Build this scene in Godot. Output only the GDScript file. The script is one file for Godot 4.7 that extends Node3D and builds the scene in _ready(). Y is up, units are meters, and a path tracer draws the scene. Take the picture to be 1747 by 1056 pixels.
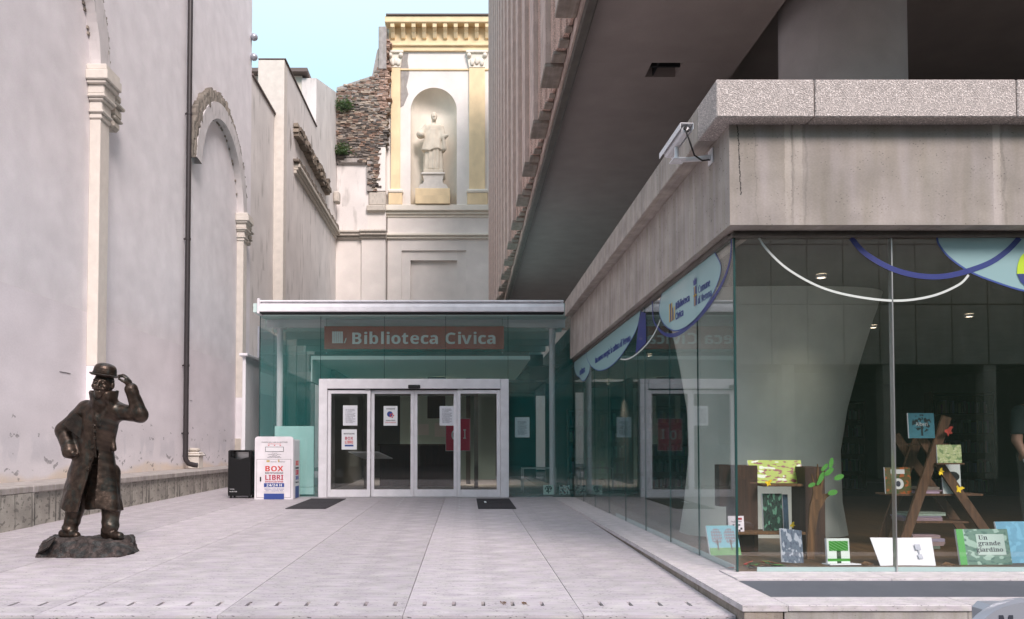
extends Node3D

var M := {}
var T := {}
var rng := RandomNumberGenerator.new()
var counts := {}
var font_bold: SystemFont
var font_plain: SystemFont
var font_serif: SystemFont

# ---------------------------------------------------------------- mesh builder
class MB:
	var st := SurfaceTool.new()
	var off := Vector3.ZERO
	var uvo := Vector2.ZERO
	var col := Color(1, 1, 1)
	func _init(o := Vector3.ZERO) -> void:
		st.begin(Mesh.PRIMITIVE_TRIANGLES)
		off = o
	func vert(p: Vector3, n: Vector3, uv: Vector2) -> void:
		st.set_color(col)
		st.set_normal(n)
		st.set_uv(uv)
		st.add_vertex(p - off)
	func puv(p: Vector3, n: Vector3) -> Vector2:
		var a := n.abs()
		if a.x >= a.y and a.x >= a.z:
			return Vector2(p.z, -p.y) + uvo
		if a.y >= a.z:
			return Vector2(p.x, p.z) + uvo
		return Vector2(p.x, -p.y) + uvo
	func tri(a: Vector3, b: Vector3, c: Vector3, hint: Vector3) -> void:
		var n := (c - a).cross(b - a)
		if n.length_squared() < 1e-16:
			return
		n = n.normalized()
		if n.dot(hint) < 0.0:
			n = -n
			var t := b
			b = c
			c = t
		vert(a, n, puv(a, n))
		vert(b, n, puv(b, n))
		vert(c, n, puv(c, n))
	func quad(a: Vector3, b: Vector3, c: Vector3, d: Vector3, hint: Vector3) -> void:
		tri(a, b, c, hint)
		tri(a, c, d, hint)
	# a top-left, b top-right, c bottom-right, d bottom-left, seen from outside
	func quad01(a: Vector3, b: Vector3, c: Vector3, d: Vector3, hint: Vector3) -> void:
		var n := (c - a).cross(b - a).normalized()
		var flip := n.dot(hint) < 0.0
		if flip:
			n = -n
		var ps := [a, b, c, a, c, d]
		var us := [Vector2(0, 0), Vector2(1, 0), Vector2(1, 1), Vector2(0, 0), Vector2(1, 1), Vector2(0, 1)]
		var order := [0, 1, 2, 3, 4, 5]
		if flip:
			order = [0, 2, 1, 3, 5, 4]
		for i in order:
			vert(ps[i], n, us[i])
	func hexa(p: Array) -> void: # 0-3 bottom ring, 4-7 top ring above them
		var c := Vector3.ZERO
		for q in p:
			c += q
		c /= 8.0
		for f in [[0, 1, 2, 3], [4, 5, 6, 7], [0, 1, 5, 4], [1, 2, 6, 5], [2, 3, 7, 6], [3, 0, 4, 7]]:
			var m: Vector3 = (p[f[0]] + p[f[1]] + p[f[2]] + p[f[3]]) / 4.0
			quad(p[f[0]], p[f[1]], p[f[2]], p[f[3]], m - c)
	func box(lo: Vector3, hi: Vector3, ch := 0.0) -> void:
		var l := Vector3(minf(lo.x, hi.x), minf(lo.y, hi.y), minf(lo.z, hi.z))
		var h := Vector3(maxf(lo.x, hi.x), maxf(lo.y, hi.y), maxf(lo.z, hi.z))
		var c := (l + h) / 2.0
		var s := (h - l) / 2.0
		ch = minf(ch, minf(s.x, minf(s.y, s.z)) * 0.9)
		if ch <= 0.0:
			hexa([l, Vector3(h.x, l.y, l.z), Vector3(h.x, l.y, h.z), Vector3(l.x, l.y, h.z), Vector3(l.x, h.y, l.z), Vector3(h.x, h.y, l.z), h, Vector3(l.x, h.y, h.z)])
			return
		var k := func(sx, sy, sz, ax): # corner vertex on the face of axis ax
			var q := Vector3(sx * (s.x - (0.0 if ax == 0 else ch)), sy * (s.y - (0.0 if ax == 1 else ch)), sz * (s.z - (0.0 if ax == 2 else ch)))
			return c + q
		for e in [-1.0, 1.0]:
			quad(k.call(e, -1, -1, 0), k.call(e, 1, -1, 0), k.call(e, 1, 1, 0), k.call(e, -1, 1, 0), Vector3(e, 0, 0))
			quad(k.call(-1, e, -1, 1), k.call(1, e, -1, 1), k.call(1, e, 1, 1), k.call(-1, e, 1, 1), Vector3(0, e, 0))
			quad(k.call(-1, -1, e, 2), k.call(1, -1, e, 2), k.call(1, 1, e, 2), k.call(-1, 1, e, 2), Vector3(0, 0, e))
			for g in [-1.0, 1.0]:
				quad(k.call(-1, e, g, 1), k.call(1, e, g, 1), k.call(1, e, g, 2), k.call(-1, e, g, 2), Vector3(0, e, g))
				quad(k.call(e, -1, g, 0), k.call(e, 1, g, 0), k.call(e, 1, g, 2), k.call(e, -1, g, 2), Vector3(e, 0, g))
				quad(k.call(e, g, -1, 0), k.call(e, g, 1, 0), k.call(e, g, 1, 1), k.call(e, g, -1, 1), Vector3(e, g, 0))
				for f in [-1.0, 1.0]:
					tri(k.call(e, g, f, 0), k.call(e, g, f, 1), k.call(e, g, f, 2), Vector3(e, g, f))
	func flat(poly: PackedVector2Array, to3: Callable, hint: Vector3) -> void:
		var idx := Geometry2D.triangulate_polygon(poly)
		for i in range(0, idx.size(), 3):
			tri(to3.call(poly[idx[i]]), to3.call(poly[idx[i + 1]]), to3.call(poly[idx[i + 2]]), hint)
	# poly extruded along axis from a to b. axis 0: poly is (z,y); 1: (x,z); 2: (x,y)
	func prism(poly: PackedVector2Array, axis: int, a: float, b: float) -> void:
		var to3 := func(q: Vector2, t: float) -> Vector3:
			if axis == 0: return Vector3(t, q.y, q.x)
			if axis == 1: return Vector3(q.x, t, q.y)
			return Vector3(q.x, q.y, t)
		var ax := Vector3.ZERO
		ax[axis] = 1.0
		flat(poly, func(q): return to3.call(q, a), -ax * signf(b - a))
		flat(poly, func(q): return to3.call(q, b), ax * signf(b - a))
		var cw := Geometry2D.is_polygon_clockwise(poly)
		for i in poly.size():
			var p := poly[i]
			var q := poly[(i + 1) % poly.size()]
			var e := q - p
			var o := Vector2(e.y, -e.x) * (-1.0 if cw else 1.0)
			var hint: Vector3 = to3.call(o, 0.0)
			hint[axis] = 0.0
			quad(to3.call(p, a), to3.call(q, a), to3.call(q, b), to3.call(p, b), hint)
	func ring(c: Vector3, u: Vector3, v: Vector3, r: float, seg: int) -> PackedVector3Array:
		var o := PackedVector3Array()
		for i in seg + 1:
			var t := TAU * i / seg
			o.append(c + (u * cos(t) + v * sin(t)) * r)
		return o
	func tube(pts: Array, radii, seg := 10, caps := true) -> void:
		var prev := PackedVector3Array()
		var prevc := Vector3.ZERO
		var u := Vector3.ZERO
		for i in pts.size():
			var p: Vector3 = pts[i]
			var d: Vector3 = (pts[mini(i + 1, pts.size() - 1)] - pts[maxi(i - 1, 0)]).normalized()
			if u == Vector3.ZERO:
				u = d.cross(Vector3.UP if absf(d.y) < 0.9 else Vector3.RIGHT).normalized()
			else:
				u = (u - d * u.dot(d)).normalized()
			var v := d.cross(u)
			var r: float = radii[i] if radii is Array else radii
			var cur := ring(p, u, v, r, seg)
			if i > 0:
				for k in seg:
					smooth_quad(prev[k], prev[k + 1], cur[k + 1], cur[k], prev[k] - prevc, prev[k + 1] - prevc, cur[k + 1] - p, cur[k] - p, k, i, seg)
			if caps and (i == 0 or i == pts.size() - 1):
				for k in seg:
					tri(p, cur[k], cur[k + 1], -d if i == 0 else d)
			prev = cur
			prevc = p
	func smooth_quad(a: Vector3, b: Vector3, c: Vector3, d: Vector3, na: Vector3, nb: Vector3, nc: Vector3, nd: Vector3, _k := 0, _i := 0, _s := 1) -> void:
		na = na.normalized(); nb = nb.normalized(); nc = nc.normalized(); nd = nd.normalized()
		smooth_tri(a, b, c, na, nb, nc)
		smooth_tri(a, c, d, na, nc, nd)
	func smooth_tri(a: Vector3, b: Vector3, c: Vector3, na: Vector3, nb: Vector3, nc: Vector3) -> void:
		var n := (c - a).cross(b - a)
		if n.length_squared() < 1e-18:
			return
		if n.dot(na + nb + nc) < 0.0:
			var t := b; b = c; c = t
			t = nb; nb = nc; nc = t
		var g := (na + nb + nc)
		vert(a, na, puv(a, g)); vert(b, nb, puv(b, g)); vert(c, nc, puv(c, g))
	# profile: Vector2(radius, y)
	func lathe(c: Vector3, prof: Array, seg := 24, basis := Basis.IDENTITY, sx := 1.0, sz := 1.0) -> void:
		for i in prof.size() - 1:
			var a: Vector2 = prof[i]
			var b: Vector2 = prof[i + 1]
			var e := b - a
			var nn := Vector2(e.y, -e.x).normalized()
			for k in seg:
				var t0 := TAU * k / seg
				var t1 := TAU * (k + 1) / seg
				var P := func(q: Vector2, t: float) -> Vector3: return c + basis * Vector3(q.x * cos(t) * sx, q.y, q.x * sin(t) * sz)
				var N := func(t: float) -> Vector3: return basis * Vector3(nn.x * cos(t), nn.y, nn.x * sin(t))
				smooth_quad(P.call(a, t0), P.call(a, t1), P.call(b, t1), P.call(b, t0), N.call(t0), N.call(t1), N.call(t1), N.call(t0))
	func ball(c: Vector3, r: Vector3, seg := 12) -> void:
		for i in seg / 2:
			for k in seg:
				var q := []
				var n := []
				for s in [[i, k], [i, k + 1], [i + 1, k + 1], [i + 1, k]]:
					var la: float = PI * s[0] / (seg / 2) - PI / 2
					var lo: float = TAU * s[1] / seg
					var d := Vector3(cos(la) * cos(lo), sin(la), cos(la) * sin(lo))
					q.append(c + d * r)
					n.append(d / r)
				smooth_quad(q[0], q[1], q[2], q[3], n[0], n[1], n[2], n[3])
	func mesh(tangents := false) -> ArrayMesh:
		st.index()
		if tangents:
			st.generate_tangents()
		return st.commit()

func P(x: float, y: float, d: float) -> Vector3:
	return Vector3(x, y, -d)

func numbered(called: String) -> String:
	var n: int = counts.get(called, 0)
	counts[called] = n + 1
	return called if n == 0 else "%s_%03d" % [called, n]

func tag(o: Node, label: String, category := "", group := "", kind := "") -> Node:
	if label: o.set_meta("label", label)
	if category: o.set_meta("category", category)
	if group: o.set_meta("group", group)
	if kind: o.set_meta("kind", kind)
	return o

func thing(called: String, label: String, category: String, at: Vector3, group := "") -> Node3D:
	var o := Node3D.new()
	o.name = numbered(called)
	add_child(o)
	o.position = at
	tag(o, label, category, group)
	return o

func wpos(o: Node) -> Vector3: # world offset of a node (nothing with parts built through it is turned)
	var p := Vector3.ZERO
	while o is Node3D and o != self:
		p += o.position
		o = o.get_parent()
	return p

func mb(parent: Node = null) -> MB:
	return MB.new(wpos(parent) if parent and parent != self else Vector3.ZERO)

func put(b: MB, called: String, m: Material, parent: Node) -> MeshInstance3D:
	var o := MeshInstance3D.new()
	o.mesh = b.mesh()
	o.material_override = m
	o.name = called if parent != self else numbered(called)
	parent.add_child(o, true)
	return o

func put_mesh(me: Mesh, called: String, m: Material, parent: Node, at := Vector3.ZERO) -> MeshInstance3D:
	var o := MeshInstance3D.new()
	o.mesh = me
	o.material_override = m
	o.name = called if parent != self else numbered(called)
	parent.add_child(o, true)
	o.position = at
	return o

func bx(parent: Node, called: String, m: Material, lo: Vector3, hi: Vector3, ch := 0.0) -> MeshInstance3D:
	var b := mb(parent)
	b.uvo = Vector2(rng.randf() * 7.0, rng.randf() * 7.0)
	b.box(lo, hi, ch)
	return put(b, called, m, parent)

func structure(o: Node) -> Node:
	o.set_meta("kind", "structure")
	return o

# lettering: a TextMesh, "at" = centre (world), "width" fitted when > 0
func letters(parent: Node, called: String, s: String, m: Material, at: Vector3, height: float, width := 0.0, yaw := 0.0, font: Font = null, pitch := 0.0, roll := 0.0, depth := 0.003) -> MeshInstance3D:
	var t := TextMesh.new()
	t.text = s
	t.font = font if font else font_bold
	t.font_size = 32
	t.pixel_size = height / 32.0 / 0.72
	t.depth = depth
	t.curve_step = 1.0
	var o := MeshInstance3D.new()
	o.mesh = t
	o.material_override = m
	o.name = called if parent != self else numbered(called)
	parent.add_child(o, true)
	var bb := t.get_aabb()
	var sx := 1.0 if width <= 0.0 else width / maxf(bb.size.x, 0.001)
	var bs := Basis.from_euler(Vector3(pitch, yaw, roll)).scaled_local(Vector3(sx, 1, 1))
	o.transform = Transform3D(bs, at - wpos(parent) - bs * bb.get_center())
	return o

# ---------------------------------------------------------------- textures
func grey(sd: int, freq: float, oct: int, size: int, kind := FastNoiseLite.TYPE_SIMPLEX_SMOOTH) -> PackedByteArray:
	var n := FastNoiseLite.new()
	n.seed = sd
	n.noise_type = kind
	n.frequency = freq
	n.fractal_octaves = oct
	n.fractal_type = FastNoiseLite.FRACTAL_FBM if oct > 1 else FastNoiseLite.FRACTAL_NONE
	return n.get_seamless_image(size, size, false, false, 0.2).get_data()

# a texture of size w x h whose pixels come from f(x, y) -> Color
func paint(w: int, h: int, f: Callable) -> ImageTexture:
	var im := Image.create(w, h, false, Image.FORMAT_RGB8)
	for y in h:
		for x in w:
			im.set_pixel(x, y, f.call(x, y))
	return ImageTexture.create_from_image(im)

func lin(r: float, g: float, b: float) -> Color: # real-world base colour to sRGB
	return Color(r, g, b).linear_to_srgb()

func mat(c: Color, rough := 0.8, tex: Texture2D = null, scale := 1.0, bump: Texture2D = null, bump_cm := 0.0, metal := 0.0) -> StandardMaterial3D:
	var m := StandardMaterial3D.new()
	m.albedo_color = c
	m.roughness = rough
	m.metallic = metal
	if tex: m.albedo_texture = tex
	m.uv1_scale = Vector3(scale, scale, scale)
	if bump:
		m.heightmap_enabled = true
		m.heightmap_texture = bump
		m.heightmap_scale = bump_cm
	m.cull_mode = BaseMaterial3D.CULL_DISABLED
	return m

func glass(c: Color, a: float) -> StandardMaterial3D:
	var m := StandardMaterial3D.new()
	m.albedo_color = Color(c.r, c.g, c.b, a)
	m.transparency = BaseMaterial3D.TRANSPARENCY_ALPHA
	m.roughness = 0.0
	m.metallic_specular = 0.5
	m.cull_mode = BaseMaterial3D.CULL_DISABLED
	return m

func glow(c: Color, e: float) -> StandardMaterial3D:
	var m := mat(c, 0.5)
	m.emission_enabled = true
	m.emission = c
	m.emission_energy_multiplier = e
	return m

# ---------------------------------------------------------------- distance fields
func cap(p: Vector3, a: Vector3, b: Vector3, ra: float, rb: float) -> float:
	var pa := p - a
	var ba := b - a
	var h := clampf(pa.dot(ba) / ba.dot(ba), 0.0, 1.0)
	return (pa - ba * h).length() - lerpf(ra, rb, h)

func smin(a: float, b: float, k: float) -> float:
	var h := maxf(k - absf(a - b), 0.0) / k
	return minf(a, b) - h * h * k * 0.25

func smax(a: float, b: float, k: float) -> float:
	return -smin(-a, -b, k)

func ell(p: Vector3, c: Vector3, r: Vector3) -> float:
	var k := ((p - c) / r).length()
	return (k - 1.0) * minf(r.x, minf(r.y, r.z))

# surface nets over a box; blocks far from the surface are skipped
func nets(f: Callable, lo: Vector3, hi: Vector3, cell: float, st: SurfaceTool) -> void:
	var nx := int(ceil((hi.x - lo.x) / cell)) + 1
	var ny := int(ceil((hi.y - lo.y) / cell)) + 1
	var nz := int(ceil((hi.z - lo.z) / cell)) + 1
	var v := PackedFloat32Array()
	v.resize(nx * ny * nz)
	var B := 5
	for bz in range(0, nz, B):
		for by in range(0, ny, B):
			for bxx in range(0, nx, B):
				var ex := mini(bxx + B, nx)
				var ey := mini(by + B, ny)
				var ez := mini(bz + B, nz)
				var mid := lo + Vector3(bxx + ex - 1, by + ey - 1, bz + ez - 1) * 0.5 * cell
				var d: float = f.call(mid)
				if absf(d) > cell * B * 1.6:
					for z in range(bz, ez):
						for y in range(by, ey):
							for x in range(bxx, ex):
								v[(z * ny + y) * nx + x] = d
				else:
					for z in range(bz, ez):
						for y in range(by, ey):
							for x in range(bxx, ex):
								v[(z * ny + y) * nx + x] = f.call(lo + Vector3(x, y, z) * cell)
	var id := PackedInt32Array()
	id.resize(nx * ny * nz)
	id.fill(-1)
	var verts := PackedVector3Array()
	var corner := [Vector3i(0, 0, 0), Vector3i(1, 0, 0), Vector3i(0, 1, 0), Vector3i(1, 1, 0), Vector3i(0, 0, 1), Vector3i(1, 0, 1), Vector3i(0, 1, 1), Vector3i(1, 1, 1)]
	var edges := [[0, 1], [2, 3], [4, 5], [6, 7], [0, 2], [1, 3], [4, 6], [5, 7], [0, 4], [1, 5], [2, 6], [3, 7]]
	var o := [0, 1, nx, nx + 1, nx * ny, nx * ny + 1, nx * ny + nx, nx * ny + nx + 1]
	for z in nz - 1:
		for y in ny - 1:
			for x in nx - 1:
				var i := (z * ny + y) * nx + x
				var neg := 0
				for k in 8:
					if v[i + o[k]] < 0.0: neg += 1
				if neg == 0 or neg == 8:
					continue
				var s := Vector3.ZERO
				var n := 0
				for e in edges:
					var a: float = v[i + o[e[0]]]
					var b: float = v[i + o[e[1]]]
					if (a < 0.0) != (b < 0.0):
						var t := a / (a - b)
						s += Vector3(corner[e[0]]).lerp(Vector3(corner[e[1]]), t)
						n += 1
				id[i] = verts.size()
				verts.append(lo + (Vector3(x, y, z) + s / n) * cell)
	st.begin(Mesh.PRIMITIVE_TRIANGLES)
	st.set_smooth_group(0)
	var q := func(a: int, b: int, c: int, d: int, flip: bool) -> void:
		if a < 0 or b < 0 or c < 0 or d < 0:
			return
		var t := [a, b, c, a, c, d] if not flip else [a, c, b, a, d, c]
		for k in t:
			st.set_uv(Vector2(verts[k].x + verts[k].z * 0.7, -verts[k].y + verts[k].z * 0.3))
			st.set_color(Color(1, 1, 1))
			st.add_vertex(verts[k])
	var sx := 1
	var sy := nx
	var sz := nx * ny
	for z in range(1, nz - 1):
		for y in range(1, ny - 1):
			for x in range(1, nx - 1):
				var i := (z * ny + y) * nx + x
				var a := v[i] < 0.0
				if a != (v[i + sx] < 0.0):
					q.call(id[i - sy - sz], id[i - sz], id[i], id[i - sy], a)
				if a != (v[i + sy] < 0.0):
					q.call(id[i - sx - sz], id[i - sx], id[i], id[i - sz], a)
				if a != (v[i + sz] < 0.0):
					q.call(id[i - sx - sy], id[i - sy], id[i], id[i - sx], a)

func nets_mesh(parts: Array) -> ArrayMesh: # [[f, lo, hi, cell], ...] joined into one mesh
	var am := ArrayMesh.new()
	var all := SurfaceTool.new()
	all.begin(Mesh.PRIMITIVE_TRIANGLES)
	for p in parts:
		var st := SurfaceTool.new()
		nets(p[0], p[1], p[2], p[3], st)
		st.index()
		st.generate_normals()
		var one := st.commit()
		if one.get_surface_count():
			all.append_from(one, 0, Transform3D())
	return all.commit(am)

func gy(d: float) -> float: # forecourt level: rises gently towards the doors
	return 0.1 * (d - 5.3) / 11.2

func _ready() -> void:
	rng.seed = 7
	setup_camera_and_light()
	make_textures()
	make_materials()
	ground()
	church_wall()
	chapel_wall()
	cream_house()
	church_front()
	brick_ruin()
	library_block()
	shop_window()
	library_inside()
	pavilion()
	street_side()
	bronze_statue()
	niche_statue()
	forecourt_things()
	pavilion_things()
	window_display()
	small_things()

func setup_camera_and_light() -> void:
	var cam := Camera3D.new()
	cam.name = "camera"
	add_child(cam)
	var near := 0.05
	cam.set_frustum(1056.0 / 1350.0 * near, Vector2(78.5, 191.6) / 1350.0 * near, near, 300.0)
	cam.position = Vector3(0, 1.15, 0)
	cam.rotation_degrees = Vector3(1.8, 0, 0)
	cam.current = true
	var env := Environment.new()
	env.background_mode = Environment.BG_SKY
	var sky := Sky.new()
	var sm := ProceduralSkyMaterial.new()
	sm.sky_top_color = Color(0.94, 0.95, 1.0)
	sm.sky_horizon_color = Color(0.26, 0.47, 0.53)
	sm.sky_curve = 1.2
	sm.ground_bottom_color = Color(0.55, 0.54, 0.54)
	sm.ground_horizon_color = Color(0.8, 0.82, 0.84)
	sm.sky_energy_multiplier = 1.05
	sm.sun_angle_max = 1.0
	sky.sky_material = sm
	env.sky = sky
	env.background_energy_multiplier = 1.0
	env.tonemap_mode = Environment.TONE_MAPPER_LINEAR
	env.tonemap_exposure = 2.55
	env.sdfgi_enabled = true
	env.ssao_enabled = true
	env.ssil_enabled = true
	var we := WorldEnvironment.new()
	we.name = "environment"
	we.environment = env
	add_child(we)
	var sun := DirectionalLight3D.new()
	sun.name = "sun"
	sun.light_color = Color(1.0, 0.945, 0.935)
	sun.light_energy = 0.5
	sun.light_angular_distance = 20.0
	sun.shadow_enabled = true
	add_child(sun)
	sun.look_at_from_position(Vector3(3.3, 8.2, 8.8), Vector3.ZERO, Vector3.UP)

func make_textures() -> void:
	font_bold = SystemFont.new()
	font_bold.font_names = PackedStringArray(["Droid Sans"])
	font_bold.font_weight = 700
	font_plain = SystemFont.new()
	font_plain.font_names = PackedStringArray(["Droid Sans"])
	font_serif = SystemFont.new()
	font_serif.font_names = PackedStringArray(["Droid Serif"])
	font_serif.font_weight = 700
	var S := 512
	var a := grey(1, 0.006, 4, S)
	var b := grey(2, 0.035, 3, S)
	var c := grey(3, 0.16, 2, S)
	var e := grey(4, 0.012, 5, S)
	var A := func(x: int, y: int) -> float: return a[(y & 511) * 512 + (x & 511)] / 255.0
	var Bn := func(x: int, y: int) -> float: return b[(y & 511) * 512 + (x & 511)] / 255.0
	var C := func(x: int, y: int) -> float: return c[(y & 511) * 512 + (x & 511)] / 255.0
	var E := func(x: int, y: int) -> float: return e[(y & 511) * 512 + (x & 511)] / 255.0
	# painted render: faint cloudy mottling and grain
	T.stucco = paint(S, S, func(x, y):
		var g: float = 0.95 + 0.06 * (A.call(x, y) - 0.5) + 0.03 * (E.call(x, y) - 0.5) + 0.03 * (C.call(x, y) - 0.5)
		return Color(g, g * (0.995 + 0.01 * Bn.call(y, x)), g))
	T.fine = paint(S, S, func(x, y):
		var g: float = 0.5 * Bn.call(x, y) + 0.5 * C.call(x, y)
		return Color(g, g, g))
	# limestone paving: veils, pores and long shallow pits
	var pit := grey(9, 0.03, 2, S)
	T.stone = paint(1024, 1024, func(x, y):
		var g: float = 0.93 + 0.12 * (E.call(x / 2, y * 2) - 0.5) + 0.10 * (A.call(x, y) - 0.5) + 0.05 * (C.call(x, y) - 0.5) + 0.04 * (Bn.call(x / 3, y) - 0.5)
		var p: float = pit[((y * 5) & 511) * 512 + ((x * 3 / 2) & 511)] / 255.0
		var q: float = A.call(y * 3 + 99, x + 40)
		if p > 0.77 and q > 0.52:
			g *= 0.45
		elif p > 0.74 and q > 0.5:
			g *= 0.93
		var w: float = E.call(x + 200, y + 77)
		return Color(g, g * (0.985 + 0.03 * (w - 0.5)), g * (0.99 - 0.03 * (w - 0.4))))
	# cast concrete with rain streaks and blow holes
	var hole := grey(14, 0.055, 1, S, FastNoiseLite.TYPE_CELLULAR)
	T.concrete = paint(S, S, func(x, y):
		var s: float = E.call(x * 3, y / 7) - 0.5
		var s2: float = Bn.call(x, y / 24) - 0.5
		var g: float = 0.86 + 0.09 * s + 0.05 * s2 + 0.18 * (A.call(x, y) - 0.5) + 0.06 * (C.call(x, y) - 0.5)
		var h: float = hole[y * 512 + x] / 255.0
		if h < 0.075 and Bn.call(x + 50, y + 50) > 0.62: g *= 0.55
		return Color(g, g * (0.98 + 0.02 * s2), g * (0.955 + 0.05 * s)))
	# parapet front: the same with lime runs below the coping joints and a crack
	T.parapet = paint(1024, 256, func(x, y):
		var X: float = 2.15 + x / 1024.0 * 4.6
		var Yv: float = 3.78 - y / 256.0 * 0.83
		var s: float = E.call(x * 2, y / 5) - 0.5
		var s2: float = Bn.call(x / 2, y / 20) - 0.5
		var g: float = 0.84 + 0.10 * s + 0.07 * s2 + 0.14 * (A.call(x, y) - 0.5) + 0.06 * (C.call(x, y) - 0.5)
		var lime := 0.0
		for r in [[2.60, 2.655, 0.85], [2.67, 2.745, 0.75], [4.30, 4.36, 0.9], [5.9, 5.97, 0.6]]:
			var wob: float = 0.012 * (Bn.call(int(r[0] * 100), y) - 0.5)
			if X > r[0] + wob and X < r[1] + wob:
				lime = r[2] * clampf(1.25 - (3.78 - Yv) / 0.8 + 0.6 * s2, 0.25, 1.0)
		for r in [[2.66, 0.010], [2.765, 0.009], [4.385, 0.011], [2.36, 0.004]]:
			if absf(X - r[0] - 0.05 * (E.call(int(r[0] * 77), y) - 0.5)) < r[1] * (0.5 + Bn.call(5, y)):
				g *= 0.93
		var h: float = hole[(y * 2 & 511) * 512 + (x * 2 & 511)] / 255.0
		if h < 0.035 + 0.09 * E.call(x + 50, y * 2) and Bn.call(x / 2 + 9, y / 2) > 0.58: g *= 0.55 + 0.3 * C.call(x, y)
		var cx: float = 2.222 + 0.02 * (E.call(17, y) - 0.5) + 0.008 * (C.call(7, y) - 0.5) + (3.78 - Yv) * 0.02
		if absf(X - cx) < 0.0035 and Yv > 3.2: g *= 0.3
		g += lime * 0.15
		return Color(g, g * (0.98 - 0.01 * s2), g * (0.955 + 0.05 * s)))
	# bush-hammered stone chips
	var cell := grey(15, 0.09, 1, 256, FastNoiseLite.TYPE_CELLULAR)
	var cell2 := grey(16, 0.2, 1, 256, FastNoiseLite.TYPE_CELLULAR)
	var ns := grey(17, 0.02, 3, 256)
	T.chips = paint(256, 256, func(x, y):
		var i: int = y * 256 + x
		var g: float = 0.64 + 0.5 * (cell2[i] / 255.0) * (0.55 + 0.5 * ns[i] / 255.0) + 0.2 * (cell[i] / 255.0 - 0.5)
		return Color(g, g * 0.975, g * 0.965))
	T.chips_h = paint(256, 256, func(x, y):
		var g: float = clampf(1.2 * cell2[y * 256 + x] / 255.0, 0, 1)
		return Color(g, g, g))
	# weathered ledge: dark runs hanging from the top, scabs of lost render
	T.ledge = paint(1024, 256, func(x, y):
		var s: float = Bn.call(x, y / 30)
		var s2: float = E.call(x, y / 9)
		var g: float = 0.80 + 0.2 * (A.call(x, y) - 0.5) + 0.10 * (C.call(x, y) - 0.5)
		var run: float = smoothstep(0.50, 0.80, s) * smoothstep(0.46, 0.72, s2)
		var blot: float = E.call(x * 2 + 31, y * 2 + 9)
		g *= 1.0 - 0.42 * run
		if blot > 0.72: g = lerpf(g, 0.5, 0.6)
		return Color(g, g * 0.985, g * 0.95))
	# foot of the church wall: peeled patches, scratches and damp tide marks
	T.wall_low = paint(1024, 512, func(x, y):
		var h: float = 1.0 - y / 512.0
		var g: float = 0.95 + 0.06 * (A.call(x, y) - 0.5) + 0.03 * (E.call(x, y) - 0.5) + 0.03 * (C.call(x, y) - 0.5)
		var r := g; var gg := g * 0.995; var bl := g
		var tide: float = 0.10 + 0.13 * A.call(x / 2, 7)
		var damp: float = smoothstep(0.0, 0.05, tide - h) * (0.35 + 0.65 * E.call(x, y))
		r = lerpf(r, g * 0.99, damp); gg = lerpf(gg, g * 0.93, damp); bl = lerpf(bl, g * 0.83, damp)
		var band: float = smoothstep(0.16, 0.22, h) * smoothstep(0.36, 0.26, h) * smoothstep(0.5, 0.66, E.call(x, y / 3 + 90))
		r *= 1.0 - 0.05 * band; gg *= 1.0 - 0.045 * band; bl *= 1.0 - 0.04 * band
		var sc: float = E.call(x * 2 + 11, y * 2 + 60)
		if h < 0.5 and sc > 0.73 + 0.35 * h and Bn.call(x, y) > 0.4:
			var k: float = 0.66 + 0.2 * C.call(x, y)
			r *= k; gg *= k; bl *= k
		return Color(r, gg, bl))
	# exposed aggregate of the ribbed panels
	T.rough = paint(256, 256, func(x, y):
		var i: int = y * 256 + x
		var g: float = 0.80 + 0.45 * (cell2[i] / 255.0 - 0.35) + 0.2 * (ns[i] / 255.0 - 0.5)
		return Color(g, g * 0.93, g * 0.89))
	# bronze: brown patina with worn and greenish patches
	T.bronze = paint(256, 256, func(x, y):
		var i: int = y * 256 + x
		var p: float = A.call(x * 2, y * 2)
		var g: float = 0.78 + 0.35 * (p - 0.5) + 0.3 * (Bn.call(x, y) - 0.5)
		var v: float = smoothstep(0.6, 0.75, E.call(x * 2 + 100, y))
		return Color(g * (1.0 - 0.1 * v), g * (0.93 + 0.02 * v), g * (0.87 + 0.06 * v)))
	T.rock = paint(256, 256, func(x, y):
		var p: float = E.call(x * 3, y * 2)
		var g: float = 0.55 + 0.5 * (p - 0.5) + 0.3 * (C.call(x, y) - 0.5)
		var v: float = smoothstep(0.47, 0.62, A.call(x * 3 + 60, y * 4 + 20))
		return Color(g * lerpf(1.0, 0.90, v), g * lerpf(0.95, 0.96, v), g * lerpf(0.93, 0.97, v)))
	T.wood = paint(256, 256, func(x, y):
		var g: float = 0.8 + 0.35 * (E.call(x * 5, y / 3) - 0.5) + 0.2 * (Bn.call(x * 3, y / 8) - 0.5)
		return Color(g, g * 0.88, g * 0.74))
	T.old = paint(S, S, func(x, y): # old ochre render, rain washed
		var g: float = 0.94 + 0.07 * (A.call(x, y) - 0.5) + 0.07 * (E.call(x, y / 2) - 0.5) + 0.04 * (C.call(x, y) - 0.5)
		return Color(g, g * 0.99, g * 0.97))
	T.tatty = paint(S, S, func(x, y): # white render with grey rain stains
		var g: float = 0.95 + 0.08 * (A.call(x, y) - 0.5) + 0.03 * (C.call(x, y) - 0.5)
		var s: float = smoothstep(0.5, 0.8, E.call(x * 2, y / 2)) * smoothstep(0.4, 0.75, Bn.call(x / 2, y / 6))
		return Color(g * (1 - 0.13 * s), g * (1 - 0.13 * s), g * (1 - 0.135 * s)))
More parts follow.
